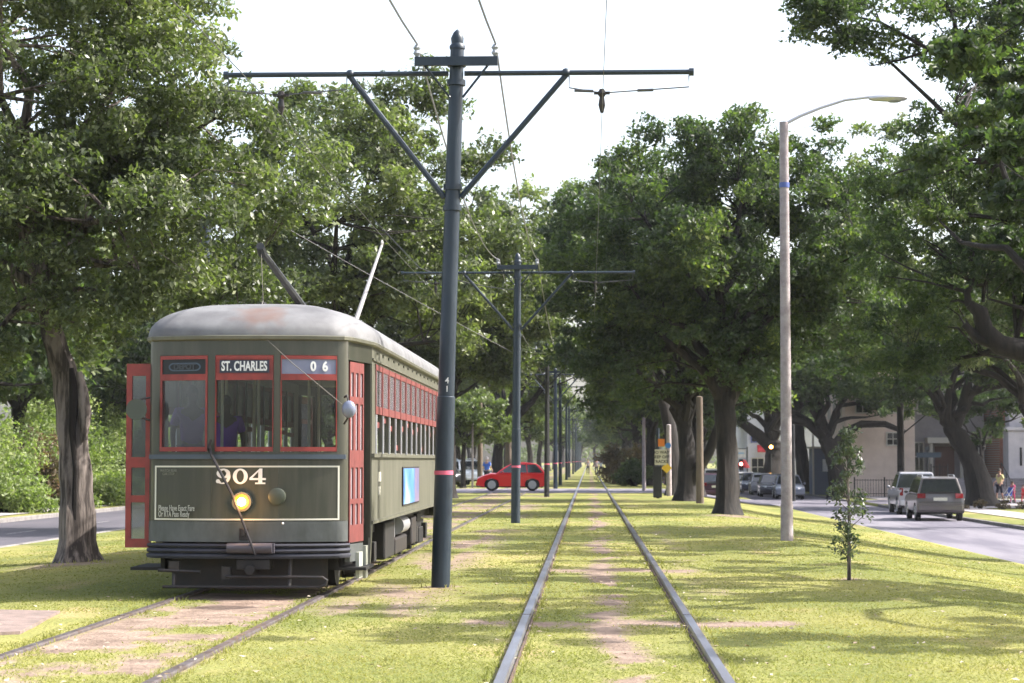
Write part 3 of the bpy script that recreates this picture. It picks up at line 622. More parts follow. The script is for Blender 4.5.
for i in range(7):
    p = at(925 + i * 14, 506, 103); 
    shrub('flower_clump', 'pale flowering clump in the bed edging the right lawn', (16.9 + i * 1.0, 94.5 + .25 * (i % 2), -.64), (.5, .35, .38), 900, .07, 90 + i, LH, 'flower clumps edging the right lawn', 10)

# ------------------------------------------------------------------ catenary poles
def cat_pole(name_lbl, base, hpole=6.97, lean=(.21, 0), m=None, arm_h=6.42, n=14):
    m = m or M['pole']
    t = thing('trolley_pole', name_lbl, 'pole', base, 0, 'centre poles carrying the tram wires')
    lx = lean[0]
    def X(h): return lx * h / hpole
    mb = MB(); mb.tube([(0, 0, -.2), (X(2.32), 0, 2.32), (X(2.35), 0, 2.35), (X(2.36), 0, 2.36), (X(4.6), 0, 4.6), (X(hpole - .22), 0, hpole - .22)], [.117, .114, .114, .103, .098, .086], n)
    for h in (4.72, 4.98, arm_h - .12, arm_h + .12): mb.tube([(X(h) , 0, h - .035), (X(h), 0, h + .035)], .118, n)
    obj('shaft', mb, m, t, True)
    mb = MB(); c = X(hpole - .2); mb.tube([(c, 0, hpole - .24), (c, 0, hpole - .2), (c, 0, hpole - .17), (c, 0, hpole - .1), (c, 0, hpole - .03), (c, 0, hpole + .01)], [.098, .10, .075, .082, .05, .008], n); obj('finial', mb, M['pole'], t, True)
    for s_ in (-1, 1):
        x0 = X(arm_h) + s_ * .1; x1 = lx + s_ * 2.93
        mb = MB(); mb.tube([(x0, 0, arm_h), (x1, 0, arm_h)], .033, 8); mb.tube([(x1 - s_ * .03, 0, arm_h), (x1 + s_ * .03, 0, arm_h)], .05, 8); obj('arm', mb, m, t, True)
        mb = MB(); mb.tube([(X(4.85) + s_ * .1, 0, 4.85), (lx + s_ * 1.36, 0, arm_h - .03)], .036, 8); mb.sphere((lx + s_ * 1.36, 0, arm_h), .06, 8, 5); obj('brace', mb, m, t, True)
        # span wire under the arm with hanger over the track
        xt = s_ * 2.02 + (0 if s_ < 0 else .0)
        a_, b_ = lx + s_ * 1.4, lx + s_ * 2.9; hz = arm_h - .19
        mb = MB(); mb.tube([(a_, 0, arm_h - .04), (a_, 0, hz), (xt, 0, hz - .07), (b_, 0, hz), (b_, 0, arm_h - .04)], .009, 5); mb.tube([((a_ + xt) / 2 + .1, 0, hz - .045), ((a_ + xt) / 2 - .14, 0, hz - .035)], .02, 6); mb.tube([((b_ + xt) / 2 + .1, 0, hz - .035), ((b_ + xt) / 2 - .1, 0, hz - .04)], .02, 6)
        sw = obj('span_wire', mb, M['wire'], t)
        mb = MB(); mb.tube([(xt, 0, hz - .02), (xt, 0, hz - .08), (xt, 0, hz - .12), (xt, 0, hz - .22), (xt, 0, hz - .32)], [.03, .06, .03, .045, .02], 8); mb.bb(xt - .1, xt + .1, -.03, .03, hz - .085, hz - .055); obj('hanger', mb, M['iron'], sw)
    ch = arm_h + .13; mb = MB(); mb.bb(X(ch) - .52, X(ch) + .52, -.17, -.105, ch - .055, ch + .055)
    for s_ in (-1, 1): mb.tube([(X(ch) + s_ * .42, -.12, ch - .02), (X(ch) + s_ * .08, -.1, ch - .45)], .016, 5)
    obj('crossarm', mb, M['pole'], t)
    for s_ in (-1, 1):
        mb = MB(); x = X(ch) + s_ * .49; mb.tube([(x, -.14, ch + .055), (x, -.14, ch + .10), (x, -.14, ch + .14), (x, -.14, ch + .17), (x, -.14, ch + .21)], [.015, .05, .03, .05, .025], 8); obj('insulator', mb, M['ins'], t)
    mb = MB(); mb.tube([(X(1.40), 0, 1.385), (X(1.40), 0, 1.435)], .1185, n); obj('pink_band', mb, M['pink'], t, True)
    return t
p1 = Vector((-1.845, 25.5, 0))
pole1 = cat_pole('tall dark green tram pole with number 41 beside the streetcar', p1)
for i, ch in enumerate('41'):
    text('pole_number', ch, .105, M['white'], pole1, (.090, -.1165, 2.55 - i * .105), (R(90), 0, 0), .002, .001)
pole2 = cat_pole('slender green tram pole standing in front of the red hatchback', (at(516, 523, 52).x, 51.6, 0), 6.8, (.06, 0), arm_h=6.3)
proto3 = cat_pole('black tram pole at the nose of the crossing, third along the tracks', (-1.83, 89.5, 0), 6.7, (.03, 0), M['pole_black'], 6.2, n=8)
py = [113, 132, 167, 195, 242, 275, 305, 335, 365, 395, 430, 465]
proto4 = cat_pole('dark green tram pole just beyond the cross street', (-1.83, 113, 0), 6.8, (0, 0), None, 6.3, n=8)
for i, y in enumerate(py[1:]):
    dup(proto4, (-1.83 + .03 * math.sin(i * 2), y, 0), 0, ('second dark green tram pole beyond the cross street' if i == 0 else 'third dark green tram pole beyond the cross street' if i == 1 else 'one of the tiny tram poles receding towards the vanishing point'), 'centre poles carrying the tram wires')
# wires
def sagwire(name, label, pts, sag, r, m=None, grp=None):
    mb = MB(); P = []
    for a, b_ in zip(pts[:-1], pts[1:]):
        a, b_ = Vector(a), Vector(b_)
        for i in range(12):
            t_ = i / 12; p = a.lerp(b_, t_); p.z -= sag * 4 * t_ * (1 - t_); P.append(p)
    P.append(Vector(pts[-1])); o = P[0].copy(); mb.tube([p - o for p in P], r, 5)
    ob = obj(name, mb, m or M['wire'], loc=o); tag(ob, label, 'wire', grp); return ob
ys = [-2, 25.5, 51.6, 89.5, 113, 132, 167, 195, 242, 275, 305, 335]
zt = [5.9, 5.93, 5.8, 5.7] + [5.8] * 8
sagwire('contact_wire', 'contact wire hanging over the empty track on the right', [(CT, y, z) for y, z in zip(ys, zt)], .10, .0045, grp='tram contact wires')
sagwire('contact_wire', 'contact wire above the streetcar on the left track', [(CT2, y, z) for y, z in zip(ys, zt)], .10, .006, grp='tram contact wires')
for s_ in (-1, 1):
    pts = [(-1.7 + s_ * .49 + (.22 if s_ < 0 else 0), -2, 6.72), (-1.64 + s_ * .49, 25.36, 6.76), (at(519, 260, 51.6).x + s_ * .49, 51.46, 6.62)] + [(-1.83 + s_ * .49, y, 6.45 if y < 100 else 6.6) for y in ys[3:]]
    sagwire('feeder_wire', ('left' if s_ < 0 else 'right') + ' feeder wire sagging from the crossarm of the tall pole', pts, .62, .013, mat('feeder', (.22, .22, .24), rough=.4, metal=.4), 'feeder wires on the pole tops')

# left guy pole in the leaves and its cable
pg = at(206, 180, 46); mb = MB(); mb.tube([(0, 0, -.2 - pg.z), (0, 0, 0)], [.14, .12], 10); mb.tube([(0, 0, -.75), (0, 0, -.66)], .135, 10)
tag(obj('guy_pole', mb, M['pole'], loc=pg, smooth=True), 'dark blue pole top poking out of the left oak leaves', 'pole')
sagwire('guy_cable', 'pale cable slanting down from the leaves behind the first pole', [at(214, 186, 46), at(512, 352, 51.6)], .05, .0075, mat('pale_cable', (.22, .21, .23), rough=.5))
sagwire('guy_cable', 'thin dark cable slanting over the streetcar roof', [at(296, 128, 60), at(420, 268, 52), at(517, 290, 51.6)], .1, .012)

# ------------------------------------------------------------------ lamp pole
bl = gp(787, 540); hl = at(787, 122, bl.y).z - bl.z
t = thing('street_lamp', 'tall pale concrete lamp pole with curved arm on the right lawn', 'street lamp', bl)
mb = MB(); mb.tube([(0, 0, -.2), (0, 0, .7)], [.125, .123], 12); mb.tube([(0, 0, .7), (0, 0, hl)], [.112, .088], 12); obj('pole', mb, M['concrete'], t, True)
mb = MB(); mb.tube([(0, 0, hl - 1.32), (0, 0, hl - 1.22)], .104, 12); obj('band', mb, mat('blue_band', (.08, .12, .35), rough=.5), t, True)
mb = MB(); A = [Vector((0, 0, hl - .05))] + [at(px, py_, bl.y) - bl for px, py_ in ((800, 116), (820, 108), (845, 100), (870, 97))]; mb.tube(A, [.035, .035, .032, .03, .03], 8); obj('arm', mb, M['silver'], t, True)
c = at(888, 97.5, bl.y) - bl; mb = MB(); mb.loft([[c + Vector((x, math.cos(a) * ry, math.sin(a) * rz_ - .01)) for a in [2 * math.pi * k / 12 for k in range(12)]] for x, ry, rz_ in ((-.38, .04, .035), (-.3, .08, .06), (-.05, .13, .075), (.2, .15, .08), (.32, .11, .06), (.38, .04, .03))])
lh = obj('lamp_head', mb, M['silver'], t, True); mb = MB(); mb.sphere(c + Vector((.12, 0, -.055)), .11, 10, 5, (1.5, 1, .5)); obj('lens', mb, M['ins'], lh, True)

# wooden utility pole on the median and others
def woodpole(px, py0, pyt, Y, r, label, m, grp=None):
    b = at(px, py0, Y); g = g1(b.x); top = at(px, pyt, Y).z; mb = MB(); mb.tube([(0, 0, -.2), (0, 0, (top - g) * .5), (0, 0, top - g)], [r, r * .9, r * .8], 10); mb.tube([(0, 0, top - g), (0, 0, top - g + .03)], [r * .8, r * .5], 10)
    return tag(obj('utility_pole', mb, m, loc=(b.x, Y, g), smooth=True), label, 'pole', grp)
woodpole(700, 502, 397, gp(700, 503).y, .15, 'brown wooden utility pole left of the thickest right trunk', M['wood'])
woodpole(901, 478, 300, 104, .19, 'dark utility pole rising behind the white pickup', M['bark'])
woodpole(644, 488, 418, 106, .10, 'slim grey post beside the round green bush', M['concrete'])
woodpole(480, 488, 400, 121, .17, 'brown wooden pole left of the person in blue', M['wood'])
woodpole(472.5, 488, 420, 118.5, .07, 'thin grey post next to the small pale tree', M['concrete'])
woodpole(669, 496, 425, 92, .13, 'grey steel post behind the black controller box', M['concrete'])
woodpole(793.5, 495, 425, 118, .12, 'dark post at the kerb beside the parked row', M['pole_black'])

# sign cluster by the tracks
bq = gp(658, 498); Y = bq.y
t = thing('sign_post', 'black post with orange, blue, yellow and white signs right of the tracks', 'sign', bq)
def rq(px, py_, dy=0): return at(px, py_, Y) - bq + Vector((0, dy, 0))
mb = MB(); mb.tube([(0, 0, -.1), (0, 0, rq(658, 428).z)], .075, 10); obj('post', mb, M['pole'], t, True)
mb = MB(); mb.bb(-.20, .16, -.17, .12, .02, rq(658, 466).z); obj('controller_box', mb, M['pole_black'], t, bevel=.02)
def plate(px0, py0, px1, py1, m, name, dy=-.13, par=None):
    a = rq(px0, py0); b_ = rq(px1, py1); mb = MB(); mb.bb(a.x, b_.x, dy - .015, dy, b_.z, a.z); return obj(name, mb, m, par or t)
plate(658, 439, 664.5, 446.5, mat('orange_sign', (.75, .22, .03), rough=.5), 'orange_sign')
wp = plate(654.5, 449.5, 666.5, 465, mat('cream_sign', (.62, .58, .48), rough=.6), 'notice_board', -.20)
for i, s_ in enumerate(('NO WAY', 'KEEP OFF', 'TRACKS')):
    text('lettering', s_, .17, M['black'], wp, rq(660.5, 452.5 + i * 4.6, -.218), (R(90), 0, 0), .001, .004)
c = rq(666.5, 468, -.2); mb = MB(); mb.slab([c + Vector((math.cos(a) * .22, 0, math.sin(a) * .22)) for a in (0, math.pi / 2, math.pi, 1.5 * math.pi)], (0, .012, 0)); obj('diamond_sign', mb, mat('yellow_sign', (.8, .5, .03), rough=.5), t)
c = rq(668, 445.5, -.2); mb = MB(); mb.tube([c, c + Vector((0, .012, 0))], .12, 16); mb.tube([c + Vector((0, .012, 0)), rq(660, 446)], .015, 6); obj('round_sign', mb, mat('blue_sign', (.05, .2, .6), rough=.5), t)

# street name sign
bq = Vector((at(928, 500, 97).x, 97, -.65)); t = thing('street_sign', 'dark street name sign on a post by the church corner', 'sign', bq)
hz_ = at(928, 455, 97).z + .65; mb = MB(); mb.tube([(0, 0, -.1), (0, 0, hz_ + .2)], .05, 8); obj('post', mb, M['pole_black'], t)
mb = MB(); mb.bb(-.52, .62, -.075, -.055, hz_ - .12, hz_ + .12); obj('name_plate', mb, mat('sign_blue', (.02, .035, .06), rough=.5), t)
mb = MB(); mb.bb(-.02, .0, -.5, .5, hz_ + .2, hz_ + .4); obj('name_plate', mb, mat('sign_blue', (.02, .035, .06)), t)

# ================================================================== STREETCAR
TRAM = thing('streetcar', 'dark green streetcar with red window frames, headlight on and number 904', 'streetcar', (CT2 - .03, 23.15, 0))
L = 14.5
def fy(x): return .17 * abs(x) ** 2.2
def wall(path, zs, hole, th, inward):
    """closed-thickness wall following a plan path; hole(s, z) with s = distance along the path, says where it is open"""
    P = [Vector((p[0], p[1])) for p in path]; n = len(P); N = []
    for i in range(n):
        d = (P[min(i + 1, n - 1)] - P[max(i - 1, 0)]).normalized(); N.append(Vector((-d.y, d.x)) * inward)
    s = [0]
    for i in range(1, n): s.append(s[-1] + (P[i] - P[i - 1]).length)
    mb = MB(); nz = len(zs)
    for q in (0, 1):
        for i in range(n):
            for z in zs: p = P[i] + N[i] * th * q; mb.v.append((p.x, p.y, z))
    def id_(q, i, j): return q * n * nz + i * nz + j
    keep = [[not hole(P[i].lerp(P[i + 1], .5), (zs[j] + zs[j + 1]) / 2) for j in range(nz - 1)] for i in range(n - 1)]
    K = lambda i, j: 0 <= i < n - 1 and 0 <= j < nz - 1 and keep[i][j]
    for i in range(n - 1):
        for j in range(nz - 1):
            if not keep[i][j]: continue
            mb.f.append((id_(0, i, j), id_(0, i + 1, j), id_(0, i + 1, j + 1), id_(0, i, j + 1)))
            mb.f.append((id_(1, i, j + 1), id_(1, i + 1, j + 1), id_(1, i + 1, j), id_(1, i, j)))
            if not K(i - 1, j): mb.f.append((id_(0, i, j), id_(0, i, j + 1), id_(1, i, j + 1), id_(1, i, j)))
            if not K(i + 1, j): mb.f.append((id_(0, i + 1, j + 1), id_(0, i + 1, j), id_(1, i + 1, j), id_(1, i + 1, j + 1)))
            if not K(i, j - 1): mb.f.append((id_(0, i + 1, j), id_(0, i, j), id_(1, i, j), id_(1, i + 1, j)))
            if not K(i, j + 1): mb.f.append((id_(0, i, j + 1), id_(0, i + 1, j + 1), id_(1, i + 1, j + 1), id_(1, i, j + 1)))
    return mb
WIN = [(-1.01, -.43), (-.345, .325), (.40, 1.03)]
def fpath(x0, x1, off=0, n=None):
    n = n or max(2, int(abs(x1 - x0) / .06)); return [(x0 + (x1 - x0) * i / n, fy(x0 + (x1 - x0) * i / n) + off) for i in range(n + 1)]
fxs = sorted(set([round(v, 4) for a in WIN for v in a] + [round(-1.10 + .05 * i, 4) for i in range(45)]))
front = [(-1.14, .36), (-1.14, .27)] + [(x, fy(x)) for x in fxs] + [(1.14, .27), (1.14, .36)]
front[2] = (-1.10, .225); front[-3] = (1.10, .225)
BELT = 1.60
hf = lambda p, z: any(a < p.x < b and p.y < .24 for a, b in WIN) and 1.66 < z < 2.76
mbf = wall(front, [.875, 1.2, 1.66, 2.76, 2.93], hf, .05, 1)
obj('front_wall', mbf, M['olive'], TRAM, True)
obj('apron', wall([(p[0] * 1.0, p[1] - .012) for p in front], [.64, .872], lambda p, z: False, .05, 1), M['apron'], TRAM, True)
# rear end the same way
rear = [(p[0], L - p[1]) for p in front]
obj('rear_wall', wall(rear, [.56, 1.2, 1.66, 2.76, 3.0], lambda p, z: any(a < p.x < b and p.y > L - .24 for a, b in WIN) and 1.66 < z < 2.76, .05, -1), M['olive'], TRAM, True)
# belt rail
mb = MB(); rp = fpath(-1.13, 1.13, -.03); mb.loft([[(x, y - .012, BELT - .022), (x, y + .04, BELT - .022), (x, y + .04, BELT + .03), (x, y - .012, BELT + .03)] for x, y in rp]); obj('belt_rail', mb, mat('belt_blue', (.05, .065, .09), rough=.35), TRAM)
# white outline of the panel
mb = MB()
def ribbon(mb, x0, x1, z0, z1, off=-.006, th=.005, n=None):
    p = fpath(x0, x1, off, n); mb.loft([[(x, y, z0), (x, y + th, z0), (x, y + th, z1), (x, y, z1)] for x, y in p])
ribbon(mb, -1.06, 1.06, 1.484, 1.502); ribbon(mb, -1.06, 1.06, .885, .903); ribbon(mb, -1.06, -1.042, .9032, 1.4838); ribbon(mb, 1.042, 1.06, .9032, 1.4838)
obj('panel_outline', mb, M['cream'], TRAM)
# vertical seams
for x in (-.38, .38): mb = MB(); mb.bb(x - .006, x + .006, fy(x) - .004, fy(x) + .01, .90, 1.57); obj('seam', mb, M['olive'], TRAM)
# front windows
def front_window(a, b, board):
    sx = .028 if a < -.5 else .012
    mb = MB()
    for x0, x1, z0, z1 in ((a + .004, a + sx, 1.664, 2.756), (b - sx, b - .004, 1.664, 2.756), (a + sx, b - sx, 1.664, 1.715), (a + sx, b - sx, 2.715, 2.756), (a + sx, b - sx, 2.475, 2.545)):
        p = fpath(x0, x1, -.004, max(1, int((x1 - x0) / .06))); mb.loft([[(x, y, z0), (x, y + .045, z0), (x, y + .045, z1), (x, y, z1)] for x, y in p])
    f = obj('window', mb, M['red'], TRAM)
    p = fpath(a + sx, b - sx, .03, 6); mb = MB(); mb.loft([[(x, y, 1.715), (x, y + .005, 1.715), (x, y + .005, 2.475), (x, y, 2.475)] for x, y in p]); obj('pane', mb, M['glass_dusty'] if a < -.5 else M['glass'], f, True)
    p = fpath(a + sx, b - sx, .008, 6); mb = MB(); mb.loft([[(x, y, 2.545), (x, y + .02, 2.545), (x, y + .02, 2.715), (x, y, 2.715)] for x, y in p]); bd = obj('destination_board', mb, board, f, True)
    return f
def fang(x): return math.atan(.17 * 2.2 * abs(x) ** 1.2) * (1 if x > 0 else -1)
w1 = front_window(*WIN[0], M['black']); w2 = front_window(*WIN[1], M['red']); w3 = front_window(*WIN[2], mat('grey_board', (.13, .145, .23), (.20, .21, .30), 3, .4))
mb = MB(); ribbon(mb, -.295, .275, 2.558, 2.702, -.0, .006); obj('board_face', mb, M['blueblack'], w2)
text('lettering', 'ST. CHARLES', .150, M['white'], w2, (-.01, -.003, 2.628), (R(90), 0, 0), .003, .0045, .60, space=1.02)
text('lettering', '0', .15, M['white'], w3, (.765, fy(.765) + .003, 2.628), (R(90), 0, fang(.76)), .003, .006, .85)
text('lettering', '6', .15, M['white'], w3, (.895, fy(.895) + .003, 2.628), (R(90), 0, fang(.9)), .003, .006, .85)
mb = MB()    # rounded emblem on the left board
cx = -.71; pts = []
for i in range(28):
    a = 2 * math.pi * i / 28; x = cx + (.13 if math.cos(a) > 0 else -.13) + .065 * math.cos(a); pts.append((x, 2.628 + .048 * math.sin(a)))
def onf(x, z, off): return (x, fy(x) + off, z)
mb.loft([[onf(x, z, .003) for x, z in pts], [onf(cx + (x - cx) * .9, 2.628 + (z - 2.628) * .7, .003) for x, z in pts]], cap=False); obj('emblem', mb, mat('emblem_blue', (.05, .075, .11), rough=.4), w1, recalc=False)
text('lettering', 'DEPOT', .085, mat('emblem_text', (.035, .04, .05), rough=.5), w1, (cx, fy(cx) + .002, 2.628), (R(90), 0, fang(cx)), .002, .004)
# slab-serif 904
def ring(cx, cz, rx, rz, ix, iz, n=28):
    o_, i_ = [], []
    for k in range(n):
        a = 2 * math.pi * k / n; o_.append((cx + rx * math.cos(a), cz + rz * math.sin(a))); i_.append((cx + ix * math.cos(a), cz + iz * math.sin(a)))
    return o_, i_
mb = MB(); Z0, Z1 = 1.295, 1.470; zc = (Z0 + Z1) / 2; hz = (Z1 - Z0) / 2; Yn = -.012
def fr(pairs):   # list of outline polygons (x,z) -> thick plate on the panel
    for poly in pairs: mb.slab([(x, fy(x) + Yn, z) for x, z in poly], (0, .008, 0))
def ann(cx, cz, rx, rz, ix, iz, a0=0, a1=360, n=28):
    for k in range(n):
        a = R(a0 + (a1 - a0) * k / n); b_ = R(a0 + (a1 - a0) * (k + 1) / n)
        fr([[(cx + rx * math.cos(a), cz + rz * math.sin(a)), (cx + rx * math.cos(b_), cz + rz * math.sin(b_)), (cx + ix * math.cos(b_), cz + iz * math.sin(b_)), (cx + ix * math.cos(a), cz + iz * math.sin(a))]])
C9, C0, C4 = -.235, -.045, .145
ann(C0, zc, .085, hz, .042, hz * .78)
obj('fleet_number', mb, M['white'], TRAM); mb = MB()
ann(C9 - .004, zc + .032, .078, .055, .034, .036); ann(C9 - .014, zc - .002, .092, hz - .002, .052, hz * .80, -100, 62, 20)
fr([[(C9 - .085, Z0 + .02), (C9 - .03, Z0), (C9 - .03, Z0 + .022), (C9 - .055, Z0 + .045)]]); mb.slab([(C9 - .065 + .024 * math.cos(a), fy(C9) + Yn, Z0 + .032 + .024 * math.sin(a)) for a in [k * .785 for k in range(8)]], (0, .008, 0))
obj('fleet_number', mb, M['white'], TRAM); mb = MB()
fr([[(C4 + .015, Z0), (C4 + .06, Z0), (C4 + .06, Z1), (C4 + .028, Z1), (C4 + .015, Z1 - .02)], [(C4 - .085, Z0 + .045), (C4 + .10, Z0 + .045), (C4 + .10, Z0 + .068), (C4 - .085, Z0 + .068)],
    [(C4 - .085, Z0 + .068), (C4 - .055, Z0 + .068), (C4 + .03, Z1 - .02), (C4 + .03, Z1)], [(C4 - .02, Z0 - .001), (C4 + .095, Z0 - .001), (C4 + .095, Z0 + .017), (C4 - .02, Z0 + .017)]])
obj('fleet_number', mb, M['white'], TRAM)
pt = mat('faded_lettering', (.36, .36, .32), rough=.6); pt2 = mat('dim_lettering', (.16, .165, .13), rough=.6)
for s_, z in (('Please Have Exact Fare', 1.020), ('Or RTA Pass Ready', .952)):
    for k, wd in enumerate([s_]): text('notice', wd, .092, pt, TRAM, (-.995, fy(-.80) - .022 + .0, z), (R(90), 0, fang(-.8)), .002, .0015, .50, 'LEFT', 1.05)
for s_, z in (('WATCH REAR', 1.445), ('CAR STOP', 1.408)): text('notice', s_, .042, pt2, TRAM, (-.89, fy(-.89) - .012, z), (R(90), 0, fang(-.89)), .002, .001, .8)
# headlight and cap
mb = MB(); c = Vector((-.02, 0, 1.095)); mb.tube([c + Vector((0, .02, 0)), c + Vector((0, -.035, 0)), c + Vector((0, -.06, 0)), c + Vector((0, -.06, 0))], [.118, .118, .110, .09], 24); hl_ = obj('headlight', mb, M['apron'], TRAM, True)
mb = MB(); mb.tube([c + Vector((0, -.0595, 0)), c + Vector((0, -.066, 0))], [.088, .086], 24); obj('reflector', mb, mat('amber_reflector', (.45, .14, .02), rough=.3, emit=((1, .18, .015), .30)), hl_)
mb = MB(); mb.tube([c + Vector((0, -.0665, 0)), c + Vector((0, -.080, 0))], [.046, .040], 20); obj('bulb', mb, mat('lit_bulb', (1, .9, .7), emit=((1, .62, .25), 30)), hl_)
lp = bpy.data.lights.new('headlight_beam', 'POINT'); lp.energy = 5; lp.color = (1, .5, .15); lp.shadow_soft_size = .05; lo = bpy.data.objects.new('headlight_beam', lp); COL.objects.link(lo); lo.parent = TRAM; lo.location = c + Vector((0, -.16, 0))
c = Vector((.375, fy(.375), 1.155)); mb = MB(); mb.tube([c + Vector((0, .02, 0)), c + Vector((0, -.05, 0)), c + Vector((0, -.062, 0))], [.098, .098, .08], 22); obj('round_cap', mb, mat('cap_olive', (.05, .058, .04), rough=.5), TRAM, True)
# bumper with three ribs, centre drawbar box
mb = MB(); R_ = []
for x, y in [(-1.10, .42), (-1.10, .27)] + fpath(-1.05, 1.05, .0, 30) + [(1.10, .27), (1.10, .42)]:
    sec = []; n = Vector((x * .35, -1, 0)).normalized(); sd = [(o_, z_ + .065) for o_, z_ in [(0, .555), (-.055, .55), (-.065, .535), (-.055, .515), (-.03, .505), (-.06, .495), (-.07, .475), (-.06, .455), (-.035, .445), (-.065, .435), (-.072, .415), (-.06, .39), (0, .385)]]
    nn = Vector((-1, 0, 0)) if x < -1.09 else Vector((1, 0, 0)) if x > 1.09 else Vector((x * .55, -1, 0)).normalized()
    R_.append([(x + nn.x * -o, y + nn.y * -o, z) for o, z in sd] if False else [(x - nn.x * o, y - nn.y * o * -1 * -1, z) for o, z in sd])
mb.loft(R_); obj('bumper', mb, mat('bumper_paint', (.028, .030, .045), (.02, .021, .032), 6, .75), TRAM, True)
mb = MB(); mb.tube([(-.17, -.10, .575), (.34, -.10, .575)], [.06, .06], 14); mb.bb(.30, .36, -.11, -.03, .52, .63); obj('drawbar', mb, mat('drawbar', (.05, .045, .058), rough=.5), TRAM, True)
mb = MB(); mb.bb(-.08, .30, -.03, .2, .33, .448); mb.tube([(.08, -.08, .33), (.08, .3, .33)], .06, 10); obj('coupler', mb, M['under'], TRAM, bevel=.01)
mb = MB(); mb.bb(-.05, .05, fy(0) - .03, .0, .66, .80); mb.tube([(0, -.05, .70), (0, -.05, .79)], .022, 8); obj('hook', mb, M['iron'], TRAM, bevel=.008)
mb = MB(); mb.sphere((.44, fy(.44) - .02, .85), .014); obj('latch', mb, M['white'], TRAM)
# sides
M['red_side'] = mat('red_side', (.17, .038, .034), (.12, .026, .024), 5, .6)
def side(s_):
    X = 1.30 * s_; n = 13; P0, PP = 1.80, .832
    def bay(i): return (P0 + i * PP + .03, P0 + (i + 1) * PP - .03)
    ysn = sorted([1.38, 1.62, 13.12, 12.88] + [v for i in range(n) for v in bay(i)])
    path = [(X, y) for y in ysn]
    hole = lambda p, z: any(a < p.y < b for a, b in map(bay, range(n))) and 1.66 < z < 2.74
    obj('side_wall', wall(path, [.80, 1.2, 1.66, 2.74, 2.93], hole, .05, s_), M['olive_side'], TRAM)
    mb = MB(); mb.bb(X + s_ * .003, X + s_ * .035, 1.38, 13.12, 1.60, 1.645); mb.bb(X + s_ * .003, X + s_ * .02, 1.38, 13.12, .80, .84); mb.bb(X + s_ * .003, X + s_ * .02, 1.38, 13.12, 2.765, 2.79); obj('side_rail', mb, M['olive_side'], TRAM)
    for i in range(n + 1):
        y = P0 + i * PP; mb = MB(); mb.bb(X + s_ * .003, X + s_ * .02, y - .022, y + .022, 1.646, 2.12); obj('window_post', mb, M['postw'], TRAM)
        mb = MB(); mb.bb(X + s_ * .003, X + s_ * .010, y - .028, y + .028, 2.125, 2.74); obj('sash_strip', mb, M['red_side'], TRAM)
    for i in range(n):
        a, b = bay(i); mb = MB(); x0, x1 = X - s_ * .03, X + s_ * .004
        for y0, y1, z0, z1 in ((a + .001, a + .035, 2.13, 2.735), (b - .035, b - .001, 2.13, 2.735), (a + .035, b - .035, 2.67, 2.735), (a + .035, b - .035, 2.13, 2.225)): mb.bb(x0, x1, y0, y1, z0, z1)
        drop = (1.97, 2.04, 1.95, 2.0)[i % 4] if i % 5 != 3 else 1.70
        mb.bb(X - s_ * .045, X - s_ * .033, a + .002, b - .002, drop, drop + .07)
        f = obj('window', mb, M['red_side'], TRAM)
        mb = MB(); mb.bb(X - s_ * .012, X - s_ * .006, a + .035, b - .035, 2.225, 2.67); obj('pane', mb, M['glass_pane'], f)
    for i in range(16): mb = MB(); mb.bb(X + s_ * .001, X + s_ * .012, 1.9 + i * .72, 2.02 + i * .72, 2.86, 2.89); obj('letterboard_vent', mb, M['olive'], TRAM)
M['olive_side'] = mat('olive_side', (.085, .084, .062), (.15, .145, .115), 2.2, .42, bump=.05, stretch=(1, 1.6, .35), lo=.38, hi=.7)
side(1); side(-1)
# riveted lower panel details, fleet number plate and poster on the right flank
mb = MB(); mb.bb(1.304, 1.318, 5.35, 8.05, .93, 1.47); po = obj('poster_frame', mb, M['iron'], TRAM)
m = bpy.data.materials.new('poster'); t_ = nt(m); n = t_.nodes; l = t_.links; b = n['Principled BSDF']; b.inputs['Roughness'].default_value = .3
tc = n.new('ShaderNodeTexCoord'); ns = n.new('ShaderNodeTexNoise'); ns.inputs['Scale'].default_value = 1.3; l.new(tc.outputs['Object'], ns.inputs['Vector'])
cr = n.new('ShaderNodeValToRGB'); e = cr.color_ramp.elements; e[0].position = .35; e[0].color = (.04, .14, .45, 1); e[1].position = .65; e[1].color = (.42, .50, .60, 1); k = e.new(.5); k.color = (.10, .26, .55, 1)
l.new(ns.outputs['Fac'], cr.inputs['Fac']); l.new(cr.outputs[0], b.inputs['Base Color'])
mb = MB(); mb.bb(1.3185, 1.323, 5.40, 7.2, .95, 1.45); obj('poster', mb, m, po)
mb = MB(); mb.bb(1.3185, 1.323, 7.2005, 8.0, .95, 1.45); obj('poster', mb, mat('poster_pink', (.26, .18, .26), (.12, .14, .30), 3, .3), po)
mb = MB(); mb.bb(1.303, 1.308, 2.12, 2.42, 1.30, 1.42); obj('number_plate', mb, M['cream'], TRAM)
text('fleet_lettering', '904', .15, M['cream'], TRAM, (1.304, 2.27, 1.18), (R(90), 0, R(90)), .002, .003)
